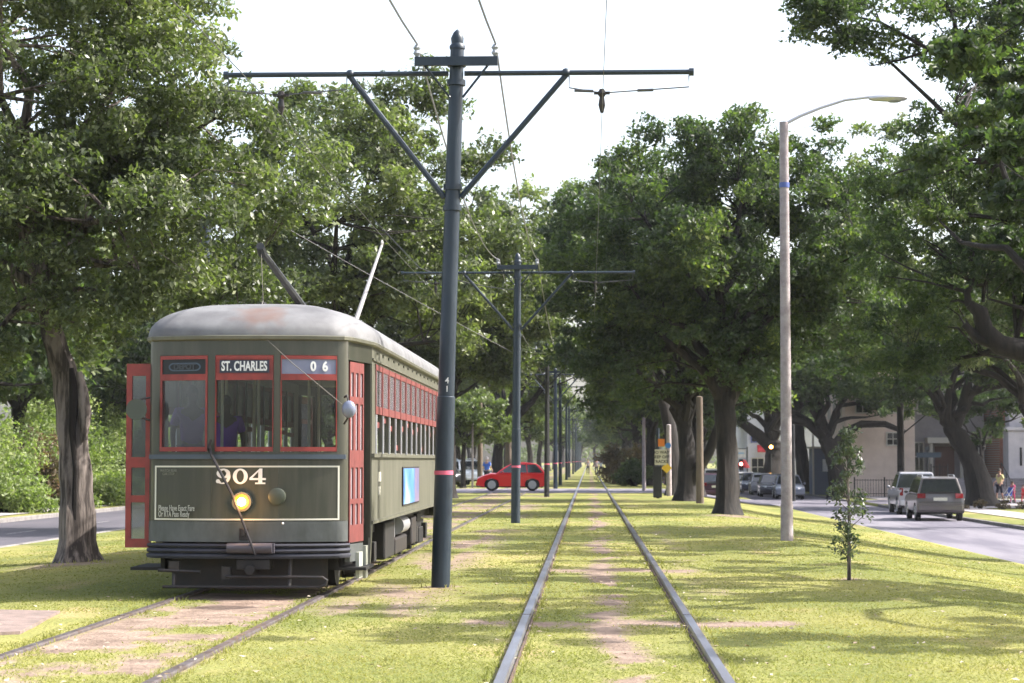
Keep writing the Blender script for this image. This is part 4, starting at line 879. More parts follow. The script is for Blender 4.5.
# vestibule side walls with doors (right: closed, left: folded open)
def vest(s_, y0, y1, flip):
    # y0/y1: the narrow and wide ends of the tapered wall
    a = Vector((1.14 * s_, y0)); b = Vector((1.30 * s_, y1)); mb = MB()
    top = [(a.x, a.y, 2.72), (b.x, b.y, 2.72), (b.x - .05 * s_, b.y, 2.72), (a.x - .05 * s_, a.y, 2.72)]
    mb.slab(top, (0, 0, .21)); obj('door_header', mb, M['olive'], TRAM)
    # jamb at the wide end
    mb = MB(); d = 1 if y1 > y0 else -1; mb.bb(1.02 * s_, 1.298 * s_, y1 - .24 * d, y1 - .002 * d, .50, 2.72) if False else mb.bb(1.20 * s_, 1.29 * s_, y1 - .05 * d, y1 - .004 * d, .50, 2.72); obj('door_jamb', mb, M['olive'], TRAM)
def door_leaf(a, b, z0=.66, z1=2.70, panes=((.10, .34), (.40, .66), (.76, 1.22), (1.30, 1.58), (1.64, 1.94))):
    """red door leaf between plan points a and b"""
    a = Vector(a); b = Vector(b); u = (b - a); Lh = u.length; u.normalize(); nrm = Vector((-u.y, u.x)) * .02; mb = MB()
    def bar(s0, s1, q0, q1, k=1):
        pa = a + u * s0; pb = a + u * s1; mb.slab([(pa.x - nrm.x * k, pa.y - nrm.y * k, q0), (pb.x - nrm.x * k, pb.y - nrm.y * k, q0), (pb.x - nrm.x * k, pb.y - nrm.y * k, q1), (pa.x - nrm.x * k, pa.y - nrm.y * k, q1)], (nrm.x * 2 * k, nrm.y * 2 * k, 0))
    st = min(.075, Lh * .22); bar(0, st, z0, z1); bar(Lh - st, Lh, z0, z1); zs = [0] + [v for p in panes for v in p] + [z1 - z0]
    for q in range(0, len(zs), 2): bar(st, Lh - st, z0 + zs[q], z0 + zs[q + 1])
    f = obj('door', mb, M['red_side'] if a.x > 0 else M['red'], TRAM); mb = MB()
    for p in panes: bar(st, Lh - st, z0 + p[0], z0 + p[1], .15)
    obj('pane', mb, M['glass_pane'] if a.x > 0 else M['glass_dusty'], f); return f
vest(1, .36, 1.38, 1); vest(-1, .36, 1.38, 1); vest(1, L - .36, L - 1.38, 1); vest(-1, L - .36, L - 1.38, 1)
pan = ((.20, .44), (.50, .86), (1.06, 1.60), (1.68, 1.96))
A, B = Vector((1.135, .375)), Vector((1.23, .98)); prev = A
for i in range(3):
    q = A.lerp(B, (i + 1) / 3); door_leaf(prev + Vector((.0, .006)), q, .62, 2.70, pan); prev = q
mb = MB(); mb.slab([(1.10, 1.02, .5), (1.12, 1.33, .5), (1.12, 1.33, 2.72), (1.10, 1.02, 2.72)], (-.03, 0, 0)); obj('recess_panel', mb, M['black'], TRAM)
for s_, y0, y1 in ((1, L - 1.3, L - .4), (-1, L - 1.3, L - .4)): door_leaf((1.27 * s_, y0), (1.15 * s_, y1), .62, 2.70, pan)
# left: opened leaves standing out from the corner
door_leaf((-1.445, .42), (-1.15, .40), .56, 2.68, ((.10, .52), (.60, .92), (1.04, 1.58), (1.64, 1.98)))
door_leaf((-1.445, .46), (-1.17, .52), .56, 2.68, ((.10, .52), (.60, .92), (1.04, 1.58), (1.64, 1.98)))
mb = MB(); mb.bb(-1.38, -.98, .40, 1.30, .30, .335); mb.bb(-1.02, -.98, .40, 1.30, .335, .56); obj('step', mb, M['under'], TRAM)
mb = MB(); mb.bb(.98, 1.34, .45, 1.30, .30, .335); mb.bb(.98, 1.02, .45, 1.30, .335, .62); obj('step', mb, M['under'], TRAM)
# steps block / pale side castings beneath right door
mb = MB(); mb.slab([(1.10, .38, .40), (1.16, .38, .40), (1.16, .38, .60), (1.10, .38, .60)], (.09, .55, 0)); obj('step_riser', mb, M['apron'], TRAM)
mb = MB(); mb.slab([(1.24, .98, .18), (1.28, .98, .18), (1.28, .98, .56), (1.24, .98, .56)], (.0, .22, 0)); mb.slab([(1.20, .62, .2), (1.24, .62, .2), (1.24, .62, .5), (1.20, .62, .5)], (.02, .2, 0)); obj('step_bracket', mb, mat('pale_bracket', (.35, .36, .30), rough=.6), TRAM)
mb = MB(); mb.slab([(1.27, 1.30, .30), (1.27, 1.55, .80), (1.27, 1.38, .80), (1.27, 1.22, .30)], (.03, 0, 0)); obj('side_brace', mb, M['olive_side'], TRAM)
# floor, ceiling, seats, partitions
def planpoly(inset, z):
    o = [(1.12 - inset, .30 + inset), (1.28 - inset, 1.38), (1.28 - inset, L - 1.38), (1.12 - inset, L - .30 - inset)]
    f_ = [(x, fy(x) + inset + .02) for x in (-.9, -.5, 0, .5, .9)]
    pts = f_ + o[:] + [(x, L - fy(x) - inset - .02) for x in (.9, .5, 0, -.5, -.9)] + [(-p[0], p[1]) for p in o[::-1]]
    return [(p[0], p[1], z) for p in pts]
mb = MB(); mb.slab(planpoly(.05, .80), (0, 0, .07)); obj('floor', mb, M['interior'], TRAM)
mb = MB(); mb.slab(planpoly(.06, 2.90), (0, 0, .02)); obj('ceiling', mb, M['ceiling'], TRAM)
for i in range(11):
    for s_ in (-1, 1):
        y = 2.6 + i * .86; mb = MB(); mb.bb(s_ * .42, s_ * 1.2, y, y + .42, 1.22, 1.28); mb.bb(s_ * .42, s_ * 1.2, y + .36, y + .42, 1.281, 1.60); mb.bb(s_ * .5, s_ * .56, y + .1, y + .3, .87, 1.22); obj('seat', mb, M['seatwood'], TRAM, bevel=.012)
for x, y in ((-.42, .9), (-.1, 1.6), (.5, 1.7), (-.55, 1.9), (-.42, 3.2), (.42, 3.2)): mb = MB(); mb.cyl((x, y, .87), (x, y, 2.90), .018, None, 8); obj('grab_pole', mb, M['cream'], TRAM, True)
mb = MB(); mb.bb(-1.2, -.35, 2.3, 2.34, .87, 1.6); mb.bb(.45, 1.2, 2.3, 2.34, .87, 1.6); obj('partition', mb, M['seatwood'], TRAM)
mb = MB(); mb.bb(-.3, 1.0, .25, .45, .87, 1.5); mb.tube([(-.1, .35, 1.5), (-.1, .35, 1.62)], .06, 10); mb.bb(-.14, .12, .33, .37, 1.60, 1.635); obj('control_stand', mb, M['interior'], TRAM, bevel=.01)
# roof: eave fascia then a domed shell
def ringp(t, z, out=0):
    P = []
    hw = 1.13 + out
    base = [(-x, fy(x) - out) for x in (0, .2, .4, .6, .8, .95)] ; base = [(x, fy(x) - out) for x in (-.95, -.8, -.6, -.4, -.2, 0, .2, .4, .6, .8, .95)]
    pts = base + [(1.08 + out * .7, .20 - out * .6), (1.15 + out, .34), (1.22 + out, .8), (1.305 + out, 1.38)] + [(1.305 + out, 1.38 + (L - 2.76) * k / 12) for k in range(1, 13)] + [(1.22 + out, L - .8), (1.15 + out, L - .34), (1.08 + out * .7, L - .20 + out * .6)]
    pts += [(x, L - y) for x, y in base[::-1]]
    pts += [(-(1.08 + out * .7), L - .20 + out * .6), (-(1.15 + out), L - .34), (-(1.22 + out), L - .8)] + [(-(1.305 + out), L - 1.38 - (L - 2.76) * k / 12) for k in range(0, 13)] + [(-(1.22 + out), .8), (-(1.15 + out), .34), (-(1.08 + out * .7), .20 - out * .6)]
    for x, y in pts:
        cyy = min(max(y, 1.9), L - 1.9); P.append((x * (1 - t), y + (cyy - y) * t, z))
    return P
mb = MB(); mb.loft([ringp(0, 2.925, .015), ringp(0, 2.94, .045), ringp(0, 2.975, .05), ringp(0, 2.985, .04)], cap=True); obj('eave', mb, M['olive_side'], TRAM)
mb = MB(); rg = []
for k in range(15):
    a = k / 14 * math.pi / 2; rg.append(ringp(min(.995, 1 - math.cos(a) ** .85 if k else 0), 2.987 + .465 * math.sin(a) ** .95 if k else 2.987, .035))
mb.loft(rg); 
m = M['roof'].copy(); t_ = m.node_tree; n = t_.nodes; l = t_.links; b = n['Principled BSDF']
tc = n.new('ShaderNodeTexCoord'); vm = n.new('ShaderNodeVectorMath'); vm.operation = 'DISTANCE'; vm.inputs[1].default_value = (.15, .35, 3.1); nz = n.new('ShaderNodeTexNoise'); nz.inputs['Scale'].default_value = 5; l.new(tc.outputs['Object'], vm.inputs[0]); l.new(tc.outputs['Object'], nz.inputs['Vector'])
ma = n.new('ShaderNodeMath'); ma.operation = 'MULTIPLY_ADD'; l.new(nz.outputs['Fac'], ma.inputs[0]); ma.inputs[1].default_value = .5; l.new(vm.outputs['Value'], ma.inputs[2])
mr = n.new('ShaderNodeMapRange'); mr.inputs['From Min'].default_value = .42; mr.inputs['From Max'].default_value = .66; mr.inputs['To Min'].default_value = .75; mr.inputs['To Max'].default_value = 0; l.new(ma.outputs[0], mr.inputs['Value'])
mx = n.new('ShaderNodeMix'); mx.data_type = 'RGBA'; mx.inputs['B'].default_value = (.13, .075, .058, 1); l.new(mr.outputs[0], mx.inputs['Factor']); l.new(b.inputs['Base Color'].links[0].from_socket, mx.inputs['A']); l.new(mx.outputs['Result'], b.inputs['Base Color'])
obj('roof', mb, m, TRAM, True)
mb = MB(); mb.bb(-.28, .28, 2.0, L - 2.0, 3.41, 3.45); obj('roof_walk', mb, mat('roof_board', (.2, .17, .16), rough=.8), TRAM)
# rust stain patch is built in the roof mesh colour noise; front vent on the dome
mb = MB(); mb.tube([(0, 1.25, 3.33), (0, 1.25, 3.45), (0, 1.25, 3.46)], [.05, .04, .012], 10); obj('rope_guide', mb, M['iron'], TRAM)
# trolley poles
mb = MB(); mb.bb(-.35, .35, 9.9, 10.7, 3.45, 3.53); mb.tube([(0, 10.3, 3.5), (0, 10.3, 3.7)], [.16, .10], 12)
for s_ in (-1, 1): mb.tube([(s_ * .12, 9.9, 3.68), (s_ * .12, 10.7, 3.68)], .035, 8)
tb = obj('trolley_base', mb, M['iron'], TRAM); mb = MB(); mb.tube([(0, 10.5, 3.68), (0, 12.9, 4.65), (0, 15.3, 5.62)], [.045, .036, .026], 8); mb.sphere((0, 15.32, 5.66), .07, 8, 6, (.5, 1, 1)); obj('trolley_pole', mb, mat('trolley_grey', (.22, .21, .21), rough=.5), tb, True)
mb = MB(); mb.bb(-.35, .35, 4.0, 4.8, 3.45, 3.53); mb.tube([(0, 4.4, 3.5), (0, 4.4, 3.64)], [.16, .10], 12); mb.tube([(-.1, 4.0, 3.6), (-.1, 4.9, 3.62)], .045, 8); mb.tube([(.1, 4.0, 3.6), (.1, 4.9, 3.62)], .045, 8)
tb = obj('trolley_base', mb, M['iron'], TRAM); mb = MB(); mb.tube([(0.05, 4.4, 3.62), (.0, 1.5, 4.02), (-.02, 1.22, 4.06)], [.055, .042, .04], 8); mb.tube([(-.02, 1.3, 4.05), (-.02, 1.12, 4.12)], [.06, .05], 8); obj('trolley_pole', mb, M['pole_black'], tb, True)
mb = MB(); mb.tube([(-.02, 1.2, 4.05), (0, 1.25, 3.47), (.1, .0, 3.07), (.55, -.08, 2.66), (1.02, .0, 2.27), (1.1, .05, 2.2)], .005, 5); obj('rope', mb, mat('rope', (.17, .155, .14), rough=.8), TRAM)
mb = MB(); mb.tube([(-.40, -.02, 1.74), (-.36, -.09, 1.62), (-.12, -.12, 1.18), (.16, -.16, .50)], [.017, .017, .016, .013], 7); mb.tube([(-.40, .0, 1.66), (-.40, -.07, 1.70), (-.37, -.07, 1.80)], .014, 6); obj('retriever_rope', mb, mat('dark_rope', (.018, .015, .018), rough=.8), TRAM)
# mirrors
mb = MB(); mb.tube([(1.12, .12, 2.28), (1.16, .02, 2.30), (1.19, -.02, 2.20), (1.17, -.02, 2.03), (1.12, .12, 1.98)], .012, 6); mi = obj('mirror_bracket', mb, M['iron'], TRAM, True); mb = MB(); mb.sphere((1.19, -.04, 2.14), .095, 14, 9, (.85, .6, 1.05)); obj('mirror', mb, mat('mirror_shell', (.20, .22, .30), rough=.25, metal=.2), mi, True)
mb = MB(); mb.tube([(-1.12, .15, 2.28), (-1.2, .05, 2.26), (-1.22, .0, 2.15)], .012, 6); mb.tube([(-1.12, .15, 2.02), (-1.2, .05, 2.05)], .012, 6); mi = obj('mirror_bracket', mb, M['iron'], TRAM, True); mb = MB(); mb.tube([(-1.235, -.03, 2.14), (-1.235, .01, 2.14)], [.12, .115], 20); obj('mirror', mb, mat('mirror_back', (.05, .06, .05), rough=.3), mi, True)
# undercarriage
def truck(y):
    for yy in (y - .95, y + .95):
        for s_ in (-1, 1):
            mb = MB(); x = s_ * GA; rr = .33
            mb.tube([(x - s_ * .07, yy, rr + .045), (x - s_ * .05, yy, rr + .045), (x - s_ * .045, yy, rr + .04), (x + s_ * .05, yy, rr + .04)], [rr + .02, rr + .02, rr, rr - .004], 26); mb.tube([(x + s_ * .05, yy, rr + .04), (x + s_ * .09, yy, rr + .04)], [.12, .09], 12); obj('wheel', mb, M['under'], TRAM, True)
        mb = MB(); mb.cyl((-1.0, yy, .37), (1.0, yy, .37), .05); obj('axle', mb, M['under'], TRAM)
    mb = MB()
    for s_ in (-1, 1):
        x = s_ * .98; mb.bb(x - .05, x + .05, y - 1.25, y + 1.25, .44, .56)
        for yy in (y - .95, y + .95): mb.bb(x - .02, x + .13 if s_ > 0 else x + .02, yy - .13, yy + .13, .24, .50) if s_ > 0 else mb.bb(x - .13, x + .02, yy - .13, yy + .13, .24, .50)
        mb.bb(x - .06, x + .08, y - .38, y + .38, .56, .68)
        for k in range(5): mb.tube([(x + s_ * .08, y - .3 + k * .15, .20), (x + s_ * .08, y - .3 + k * .15, .46)], .045, 8)
        mb.bb(x - .03, x + .03, y - .4, y + .4, .16, .22)
    mb.bb(-.6, .6, y - .2, y + .2, .35, .62); obj('truck_frame', mb, M['under'], TRAM, bevel=.01)
truck(2.75); truck(L - 3.3)
mb = MB(); mb.bb(-1.15, 1.15, 4.6, 5.9, .22, .72); obj('equipment_box', mb, M['under'], TRAM, bevel=.03)
mb = MB(); mb.tube([(1.1, 6.5, .62), (1.1, 7.6, .62)], [.13, .13], 14); mb.bb(.6, 1.1, 6.4, 6.5, .4, .78); obj('air_tank', mb, mat('tank', (.22, .22, .23), rough=.5), TRAM, True)
mb = MB(); mb.bb(.2, 1.15, 6.1, 7.9, .22, .46); mb.bb(-1.1, .1, 6.2, 8, .3, .72); mb.bb(.7, 1.2, 8.2, 9.0, .28, .7); obj('equipment_box', mb, M['iron'], TRAM, bevel=.03)
mb = MB(); mb.bb(-1.0, 1.0, .35, L - .4, .60, .795); mb.bb(-1.05, 1.05, .5, 1.6, .30, .6); obj('underframe', mb, M['under'], TRAM)
# lifeguard frame under the bumper
mb = MB(); mb.tube([(-.80, .12, .42), (-.80, .02, .14)], .022, 8); mb.tube([(.52, .10, .46), (.52, .0, .14)], .022, 8)
mb.tube([(-.92, .0, .135), (.86, -.02, .135), (.93, -.02, .16), (.95, -.02, .21), (.90, -.02, .245), (.5, -.02, .25), (-.2, .0, .25)], .017, 8); mb.tube([(-.98, .03, .32), (-.5, .03, .30)], .02, 6); mb.bb(-.86, -.74, .02, .1, .30, .42); mb.bb(-.25, -.15, 0, .08, .22, .36)
mb.bb(-.9, .9, .42, .44, .12, .6)
obj('lifeguard', mb, M['iron'], TRAM)

# ================================================================== PEOPLE
def skin_mesh(name, V, E, Rr, m, parent, sub=1):
    me = bpy.data.meshes.new(name); me.from_pydata(V, E, []); o = bpy.data.objects.new(name, me); COL.objects.link(o)
    md = o.modifiers.new('skin', 'SKIN'); md.use_smooth_shade = True; o.modifiers.new('s', 'SUBSURF').levels = sub; o.modifiers['s'].render_levels = sub
    for i, sv in enumerate(me.skin_vertices[0].data): r = Rr[i]; sv.radius = (r, r) if not hasattr(r, '__len__') else r; sv.use_root = (i == 0)
    dg = bpy.context.evaluated_depsgraph_get(); m2 = bpy.data.meshes.new_from_object(o.evaluated_get(dg)); COL.objects.unlink(o); bpy.data.objects.remove(o)
    m2.name = name; m2.materials.clear(); m2.shade_smooth(); return link(name, m2, m, parent)
def person(label, loc, rz, h=1.75, shirt=(.5, .1, .1), pants=(.03, .03, .05), skin=(.35, .2, .14), hair=(.03, .02, .015), pose='stand', shorts=False, hat=None, stride=.15, arms=None, group=None):
    t = thing('person', label, 'person', loc, rz, group); k = h / 1.75
    ms = mat('skin_%.2f' % skin[0], skin, rough=.55); mh = mat('hair_%.2f' % hair[0], hair, rough=.8); mt = mat('shirt_%.2f_%.2f_%.2f' % shirt, shirt, rough=.8); mp_ = mat('cloth_%.2f_%.2f_%.2f' % pants, pants, rough=.85)
    sit = pose == 'sit'
    hip = .95 if not sit else .52
    J = {'pel': (0, 0, hip), 'sp': (0, .01, hip + .17), 'ch': (0, 0, hip + .38), 'nk': (0, 0, hip + .54), 'nk2': (0, -.01, hip + .60), 'hd': (0, -.02, hip + .68), 'hd2': (0, -.015, hip + .77)}
    for s_, q in ((-1, 'l'), (1, 'r')):
        J['sh' + q] = (s_ * .19, 0, hip + .48)
        el, wr = ((s_ * .25, .03, hip + .21), (s_ * .25, -.06 - (.12 if arms else 0), hip - .03 + (.12 if arms else 0)))
        J['el' + q] = el; J['wr' + q] = wr; J['pm' + q] = (wr[0], wr[1] - .02, wr[2] - .075)
        for f in range(5):
            fx = (f - 2) * .018; J['f%d' % f + q] = (wr[0] + (-.045 * s_ if f == 0 else 0), wr[1] - .02 + (fx if f else -.04), wr[2] - (.13 if f == 0 else .165 - abs(f - 3) * .01))
        st = stride * s_
        if sit: J['hp' + q] = (s_ * .1, 0, hip - .02); J['kn' + q] = (s_ * .12, -.44, hip); J['an' + q] = (s_ * .12, -.42, .10); J['to' + q] = (s_ * .13, -.58, .04)
        else: J['hp' + q] = (s_ * .1, 0, hip - .06); J['kn' + q] = (s_ * .11, st * .5 - .03, .50); J['an' + q] = (s_ * .11, st, .09); J['to' + q] = (s_ * .13, st - .17, .035)
    J = {a: (b[0] * k, b[1] * k, b[2] * k) for a, b in J.items()}
    rad = dict(pel=(.15, .11), sp=(.135, .10), ch=(.16, .11), nk=(.07, .06), nk2=(.055, .055), hd=(.075, .09), hd2=(.07, .085))
    for q in 'lr':
        rad.update({'sh' + q: .055, 'el' + q: .042, 'wr' + q: .027, 'pm' + q: (.02, .035), 'hp' + q: .085, 'kn' + q: .055, 'an' + q: .037, 'to' + q: .035})
        for f in range(5): rad['f%d' % f + q] = .009
    E = [('pel', 'sp'), ('sp', 'ch'), ('ch', 'nk'), ('nk', 'nk2'), ('nk2', 'hd'), ('hd', 'hd2')]
    for q in 'lr': E += [('ch', 'sh' + q), ('sh' + q, 'el' + q), ('el' + q, 'wr' + q), ('wr' + q, 'pm' + q), ('pel', 'hp' + q), ('hp' + q, 'kn' + q), ('kn' + q, 'an' + q), ('an' + q, 'to' + q)] + [('pm' + q, 'f%d' % f + q) for f in range(5)]
    def build(name, keys, E_, m, g=1.0, ex=0, sub=1):
        V = [J[a] for a in keys]; id_ = {a: i for i, a in enumerate(keys)}; rr = []
        for a in keys: r = rad[a]; rr.append(tuple((v * g + ex) * k for v in r) if hasattr(r, '__len__') else ((r * g + ex) * k,) * 2)
        return skin_mesh(name, V, [(id_[a], id_[b]) for a, b in E_ if a in id_ and b in id_], rr, m, t, sub)
    keys = ['pel', 'sp', 'ch', 'nk', 'nk2', 'hd', 'hd2'] + [a + q for q in 'lr' for a in ('sh', 'el', 'wr', 'pm', 'hp', 'kn', 'an', 'to', 'f0', 'f1', 'f2', 'f3', 'f4')]
    body = build('body', keys, E, ms)
    J['sl'] = tuple(Vector(J['shl']).lerp(Vector(J['ell']), .75)); J['sr'] = tuple(Vector(J['shr']).lerp(Vector(J['elr']), .75)); rad['sl'] = rad['sr'] = .05
    build('shirt', ['pel', 'sp', 'ch', 'shl', 'shr', 'sl', 'sr'], E + [('shl', 'sl'), ('shr', 'sr')], mt, 1.0, .018, 2)
    lk = ['pel', 'hpl', 'hpr', 'knl', 'knr'] + ([] if shorts else ['anl', 'anr'])
    build('trousers', lk, E, mp_, 1.0, .012, 2)
    for q in 'lr':
        a, b = Vector(J['an' + q]), Vector(J['to' + q]); mb = MB(); mb.tube([(a.x, a.y + .05 * k, .045 * k + (a.z - .09 * k)), ((a.x + b.x) / 2, (a.y + b.y) / 2, .05 * k + (a.z - .09 * k)), (b.x, b.y - .03 * k, .035 * k + (b.z - .035 * k if not sit else b.z - .04 * k))], [.045 * k, .052 * k, .04 * k], 8); obj('shoe', mb, M['rubber'], t, True)
    hd = Vector(J['hd']) + Vector((0, 0, .045 * k)); mb = MB()
    rings = []
    for i in range(7):
        a = R(-12 + 102 * i / 6); rings.append([hd + Vector((math.cos(a) * math.cos(b_) * .083 * k, math.cos(a) * math.sin(b_) * .10 * k + .016 * k, math.sin(a) * .115 * k - (.03 * k if math.sin(b_) > .2 and i == 0 else 0))) for b_ in [2 * math.pi * j / 14 for j in range(14)]])
    mb.loft(rings); obj('hair' if not hat else 'cap', mb, mh if not hat else mat('cap_cloth', hat, rough=.8), t, True)
    mb = MB(); mb.sphere(hd + Vector((0, -.105 * k, -.035 * k)), .017 * k, 6, 4, (.8, 1, 1.3))
    for s_ in (-1, 1): mb.sphere(hd + Vector((s_ * .083 * k, .0, -.03 * k)), .025 * k, 6, 4, (.4, .7, 1.2))
    obj('nose_and_ears', mb, ms, t, True); mb = MB()
    for s_ in (-1, 1): mb.sphere(hd + Vector((s_ * .033 * k, -.088 * k, -.01 * k)), .011 * k, 6, 4)
    mb.bb(hd.x - .024 * k, hd.x + .024 * k, hd.y - .10 * k, hd.y - .085 * k, hd.z - .083 * k, hd.z - .074 * k); obj('eyes_and_mouth', mb, mat('eye_dark', (.03, .015, .012), rough=.3), t)
    return t
T0 = Vector((CT2, 23.15, 0))
person('driver in a purple shirt standing behind the left front window of the streetcar', T0 + Vector((-.80, .85, .87)), R(20), 1.55, (.20, .07, .42), skin=(.06, .03, .02), stride=.05)
person('person in a dark purple top behind the middle front window of the streetcar', T0 + Vector((-.50, 1.45, .87)), R(10), 1.45, (.15, .04, .34), skin=(.06, .03, .02), stride=.05)
person('seated passenger in a green shirt behind the right front window of the streetcar', T0 + Vector((.72, 2.95, .78)), R(15), 1.62, (.01, .16, .10), skin=(.16, .06, .04), pose='sit')
b = gp(487, 492.5); person('person in a bright blue shirt with a cap beyond the red hatchback', (at(487, 490, 118.6).x, 118.6, 0), R(150), 1.75, (.05, .14, .60), skin=(.4, .25, .2), hat=(.6, .55, .6), arms=1)
person('person in a yellow shirt and dark shorts walking by the church steps', (at(1000, 500, 107).x, 107, -.64), R(-60), 1.76, (.55, .48, .22), (.02, .02, .035), (.35, .2, .15), shorts=True, arms=1)
person('small child in a pink dress behind the pushchair', (at(1013, 500, 107.5).x, 107.5, -.64), R(-60), 1.12, (.55, .04, .16), (.5, .04, .12), (.35, .2, .15))
person('child in red at the right edge of the pavement', (at(1024, 500, 107.5).x, 107.6, -.64), R(-60), .95, (.6, .04, .05), (.5, .04, .05), (.35, .2, .15))
for i, (px, Y, sh, lb) in enumerate([(601, 205, (.75, .75, .8), 'walker in white far along the tracks'), (596.5, 222, (.3, .25, .3), 'walker in grey left of the one in white, far along the tracks'), (588, 235, (.35, .3, .32), 'distant walker on the left of the far group')]):
    person(lb, (at(px, 470, Y).x, Y, 0), R(180 * (i % 2)), 1.72, sh, (.03, .03, .05), arms=1)
# pushchair
bq = Vector((at(1007, 500, 107).x, 107.1, -.64)); t = thing('pushchair', 'blue pushchair between the yellow shirt walker and the pink child', 'pushchair', bq, R(-60))
mb = MB()
for x in (-.2, .2): mb.tube([(x, .35, .85), (x, -.3, .15)], .015, 6); mb.tube([(x, .25, .15), (x, -.15, .6)], .015, 6)
obj('frame', mb, M['silver'], t); mb = MB(); mb.slab([(-.18, -.2, .4), (.18, -.2, .4), (.18, .15, .38), (-.18, .15, .38)], (0, 0, .05)); mb.slab([(-.18, .15, .38), (.18, .15, .38), (.18, .28, .82), (-.18, .28, .82)], (0, .04, 0)); obj('seat', mb, mat('blue_cloth', (.05, .1, .35), rough=.8), t)
for x in (-.22, .22):
    for y in (-.32, .28): mb = MB(); mb.cyl((x - .015, y, .1), (x + .015, y, .1), .1, None, 14); obj('wheel', mb, M['rubber'], t)

# ================================================================== CARS
def car(label, loc, rz, color, Lc=4.2, Wc=1.74, Hc=1.5, kind='hatch', group=None, name='parked_car', rough=.28):
    t = thing(name, label, 'truck' if kind == 'pickup' else 'car', loc, rz, group)
    m = mat('car_paint_%.3f_%.3f_%.3f' % color, color, rough=rough, metal=.25, coat=.8, spec=.5)
    hw = Wc / 2; a = Lc / 2; rw = .315 if kind != 'pickup' else .37
    if kind == 'suv': rw = .35
    wf, wr_ = a - .78, -a + (.72 if kind != 'pickup' else 1.05); bl_ = Hc * (.60 if kind != 'pickup' else .60); ar = rw + .06; g = .20 if kind in ('hatch', 'sedan') else .30
    def arch(c): return [(c + ar * math.cos(R(q)), rw + ar * math.sin(R(q))) for q in range(-12, 193, 17)]
    if kind == 'hatch': top = [(a - .02, g + .1), (a, .5), (a - .05, .66), (a - .28, .78), (a - .75, .92), (a - 1.0, bl_ + .03), (0, bl_ + .03), (-a + .12, bl_ + .06), (-a + .02, .75), (-a, .5), (-a + .03, g + .08)]
    elif kind == 'sedan': top = [(a - .02, g + .1), (a, .5), (a - .06, .65), (a - .3, .76), (a - 1.05, bl_), (0, bl_), (-a + .8, bl_ + .02), (-a + .06, bl_ - .02), (-a, .6), (-a + .03, g + .08)]
    elif kind == 'suv': top = [(a - .02, g + .1), (a, .6), (a - .08, .85), (a - .4, .96), (a - 1.0, bl_ + .02), (0, bl_ + .02), (-a + .08, bl_ + .04), (-a, .75), (-a + .0, .5), (-a + .05, g + .05)]
    else: top = [(a - .02, g + .1), (a, .6), (a - .05, .95), (a - .3, 1.04), (a - 1.1, bl_), (0, bl_), (-a + .02, bl_), (-a, .6), (-a + .03, g + .12)]
    bot = [(-x_, z_) for x_, z_ in []]
    poly = top + [(wr_ - ar - .02, g)] + [(y_, z_) for y_, z_ in arch(wr_)[::-1] if z_ >= g] + [(y_, z_) for y_, z_ in arch(wf)[::-1] if z_ >= g] + [(wf + ar + .02, g)]
    # loft of the polygon in x with rounded shoulders
    def sec(xx, ins, dz): 
        out = []
        for y_, z_ in poly:
            yy = max(-a + ins, min(a - ins, y_)); zz = z_ - dz * (1 if z_ > bl_ - .3 else 0); out.append((xx, yy, zz))
        return out
    mb = MB(); mb.loft([sec(-hw + .05, .10, .05), sec(-hw, .05, .085), sec(-hw + .01, .03, .05), sec(-hw + .14, .0, .0), sec(hw - .14, .0, .0), sec(hw - .01, .03, .05), sec(hw, .05, .085), sec(hw - .05, .10, .05)][2:6]) 
    body = obj('body', mb, m, t, True)
    # cabin
    if kind == 'hatch': cab = [(a - .98, bl_), (a - 1.40, Hc - .26), (a - 1.72, Hc - .10), (a - 2.05, Hc - .02), (a - 2.4, Hc), (-a + .95, Hc - .03), (-a + .55, Hc - .08), (-a + .36, Hc - .18), (-a + .06, bl_ + .03)]
    elif kind == 'sedan': cab = [(a - 1.1, bl_ - .02), (a - 1.9, Hc - .04), (a - 2.3, Hc), (-a + 1.5, Hc - .01), (-a + 1.2, Hc - .06), (-a + .65, bl_)]
    elif kind == 'suv': cab = [(a - 1.05, bl_), (a - 1.7, Hc - .06), (a - 2.1, Hc), (-a + .6, Hc - .01), (-a + .30, Hc - .06), (-a + .06, bl_ + .03)]
    else: cab = [(a - 1.15, bl_ - .02), (a - 1.85, Hc - .06), (a - 2.2, Hc), (-a + 2.15, Hc - .01), (-a + 1.95, Hc - .05), (-a + 1.75, bl_)]
    zb = cab[0][1]
    def hx(z_): return (hw - .05) - .20 * max(0, (z_ - bl_)) / (Hc - bl_)
    mb = MB(); mb.loft([[(-hx(z_) , y_, z_) for y_, z_ in cab], [(-hx(z_) + .06, y_, z_ + (.012 if z_ > Hc - .1 else 0)) for y_, z_ in cab], [(hx(z_) - .06, y_, z_ + (.012 if z_ > Hc - .1 else 0)) for y_, z_ in cab], [(hx(z_), y_, z_) for y_, z_ in cab]]); obj('cabin', mb, m, t, False, bevel=.03)
    # side glass
    def lerp2(p, q, u): return (p[0] + (q[0] - p[0]) * u, p[1] + (q[1] - p[1]) * u)
    ztop = Hc - .12; zlow = bl_ + .05
    def yat(side_, z_):   # slanted cabin ends at height z
        ch = cab if side_ > 0 else cab[::-1]
        for p, q in zip(ch[:-1], ch[1:]):
            if q[1] <= p[1] or z_ <= q[1]: u = (z_ - p[1]) / (q[1] - p[1] + 1e-6); return p[0] + (q[0] - p[0]) * min(max(u, 0), 1)
    f0, f1 = yat(1, zlow) - .10, yat(1, ztop) - .08; r0_, r1_ = yat(-1, zlow) + .10, yat(-1, ztop) + .08
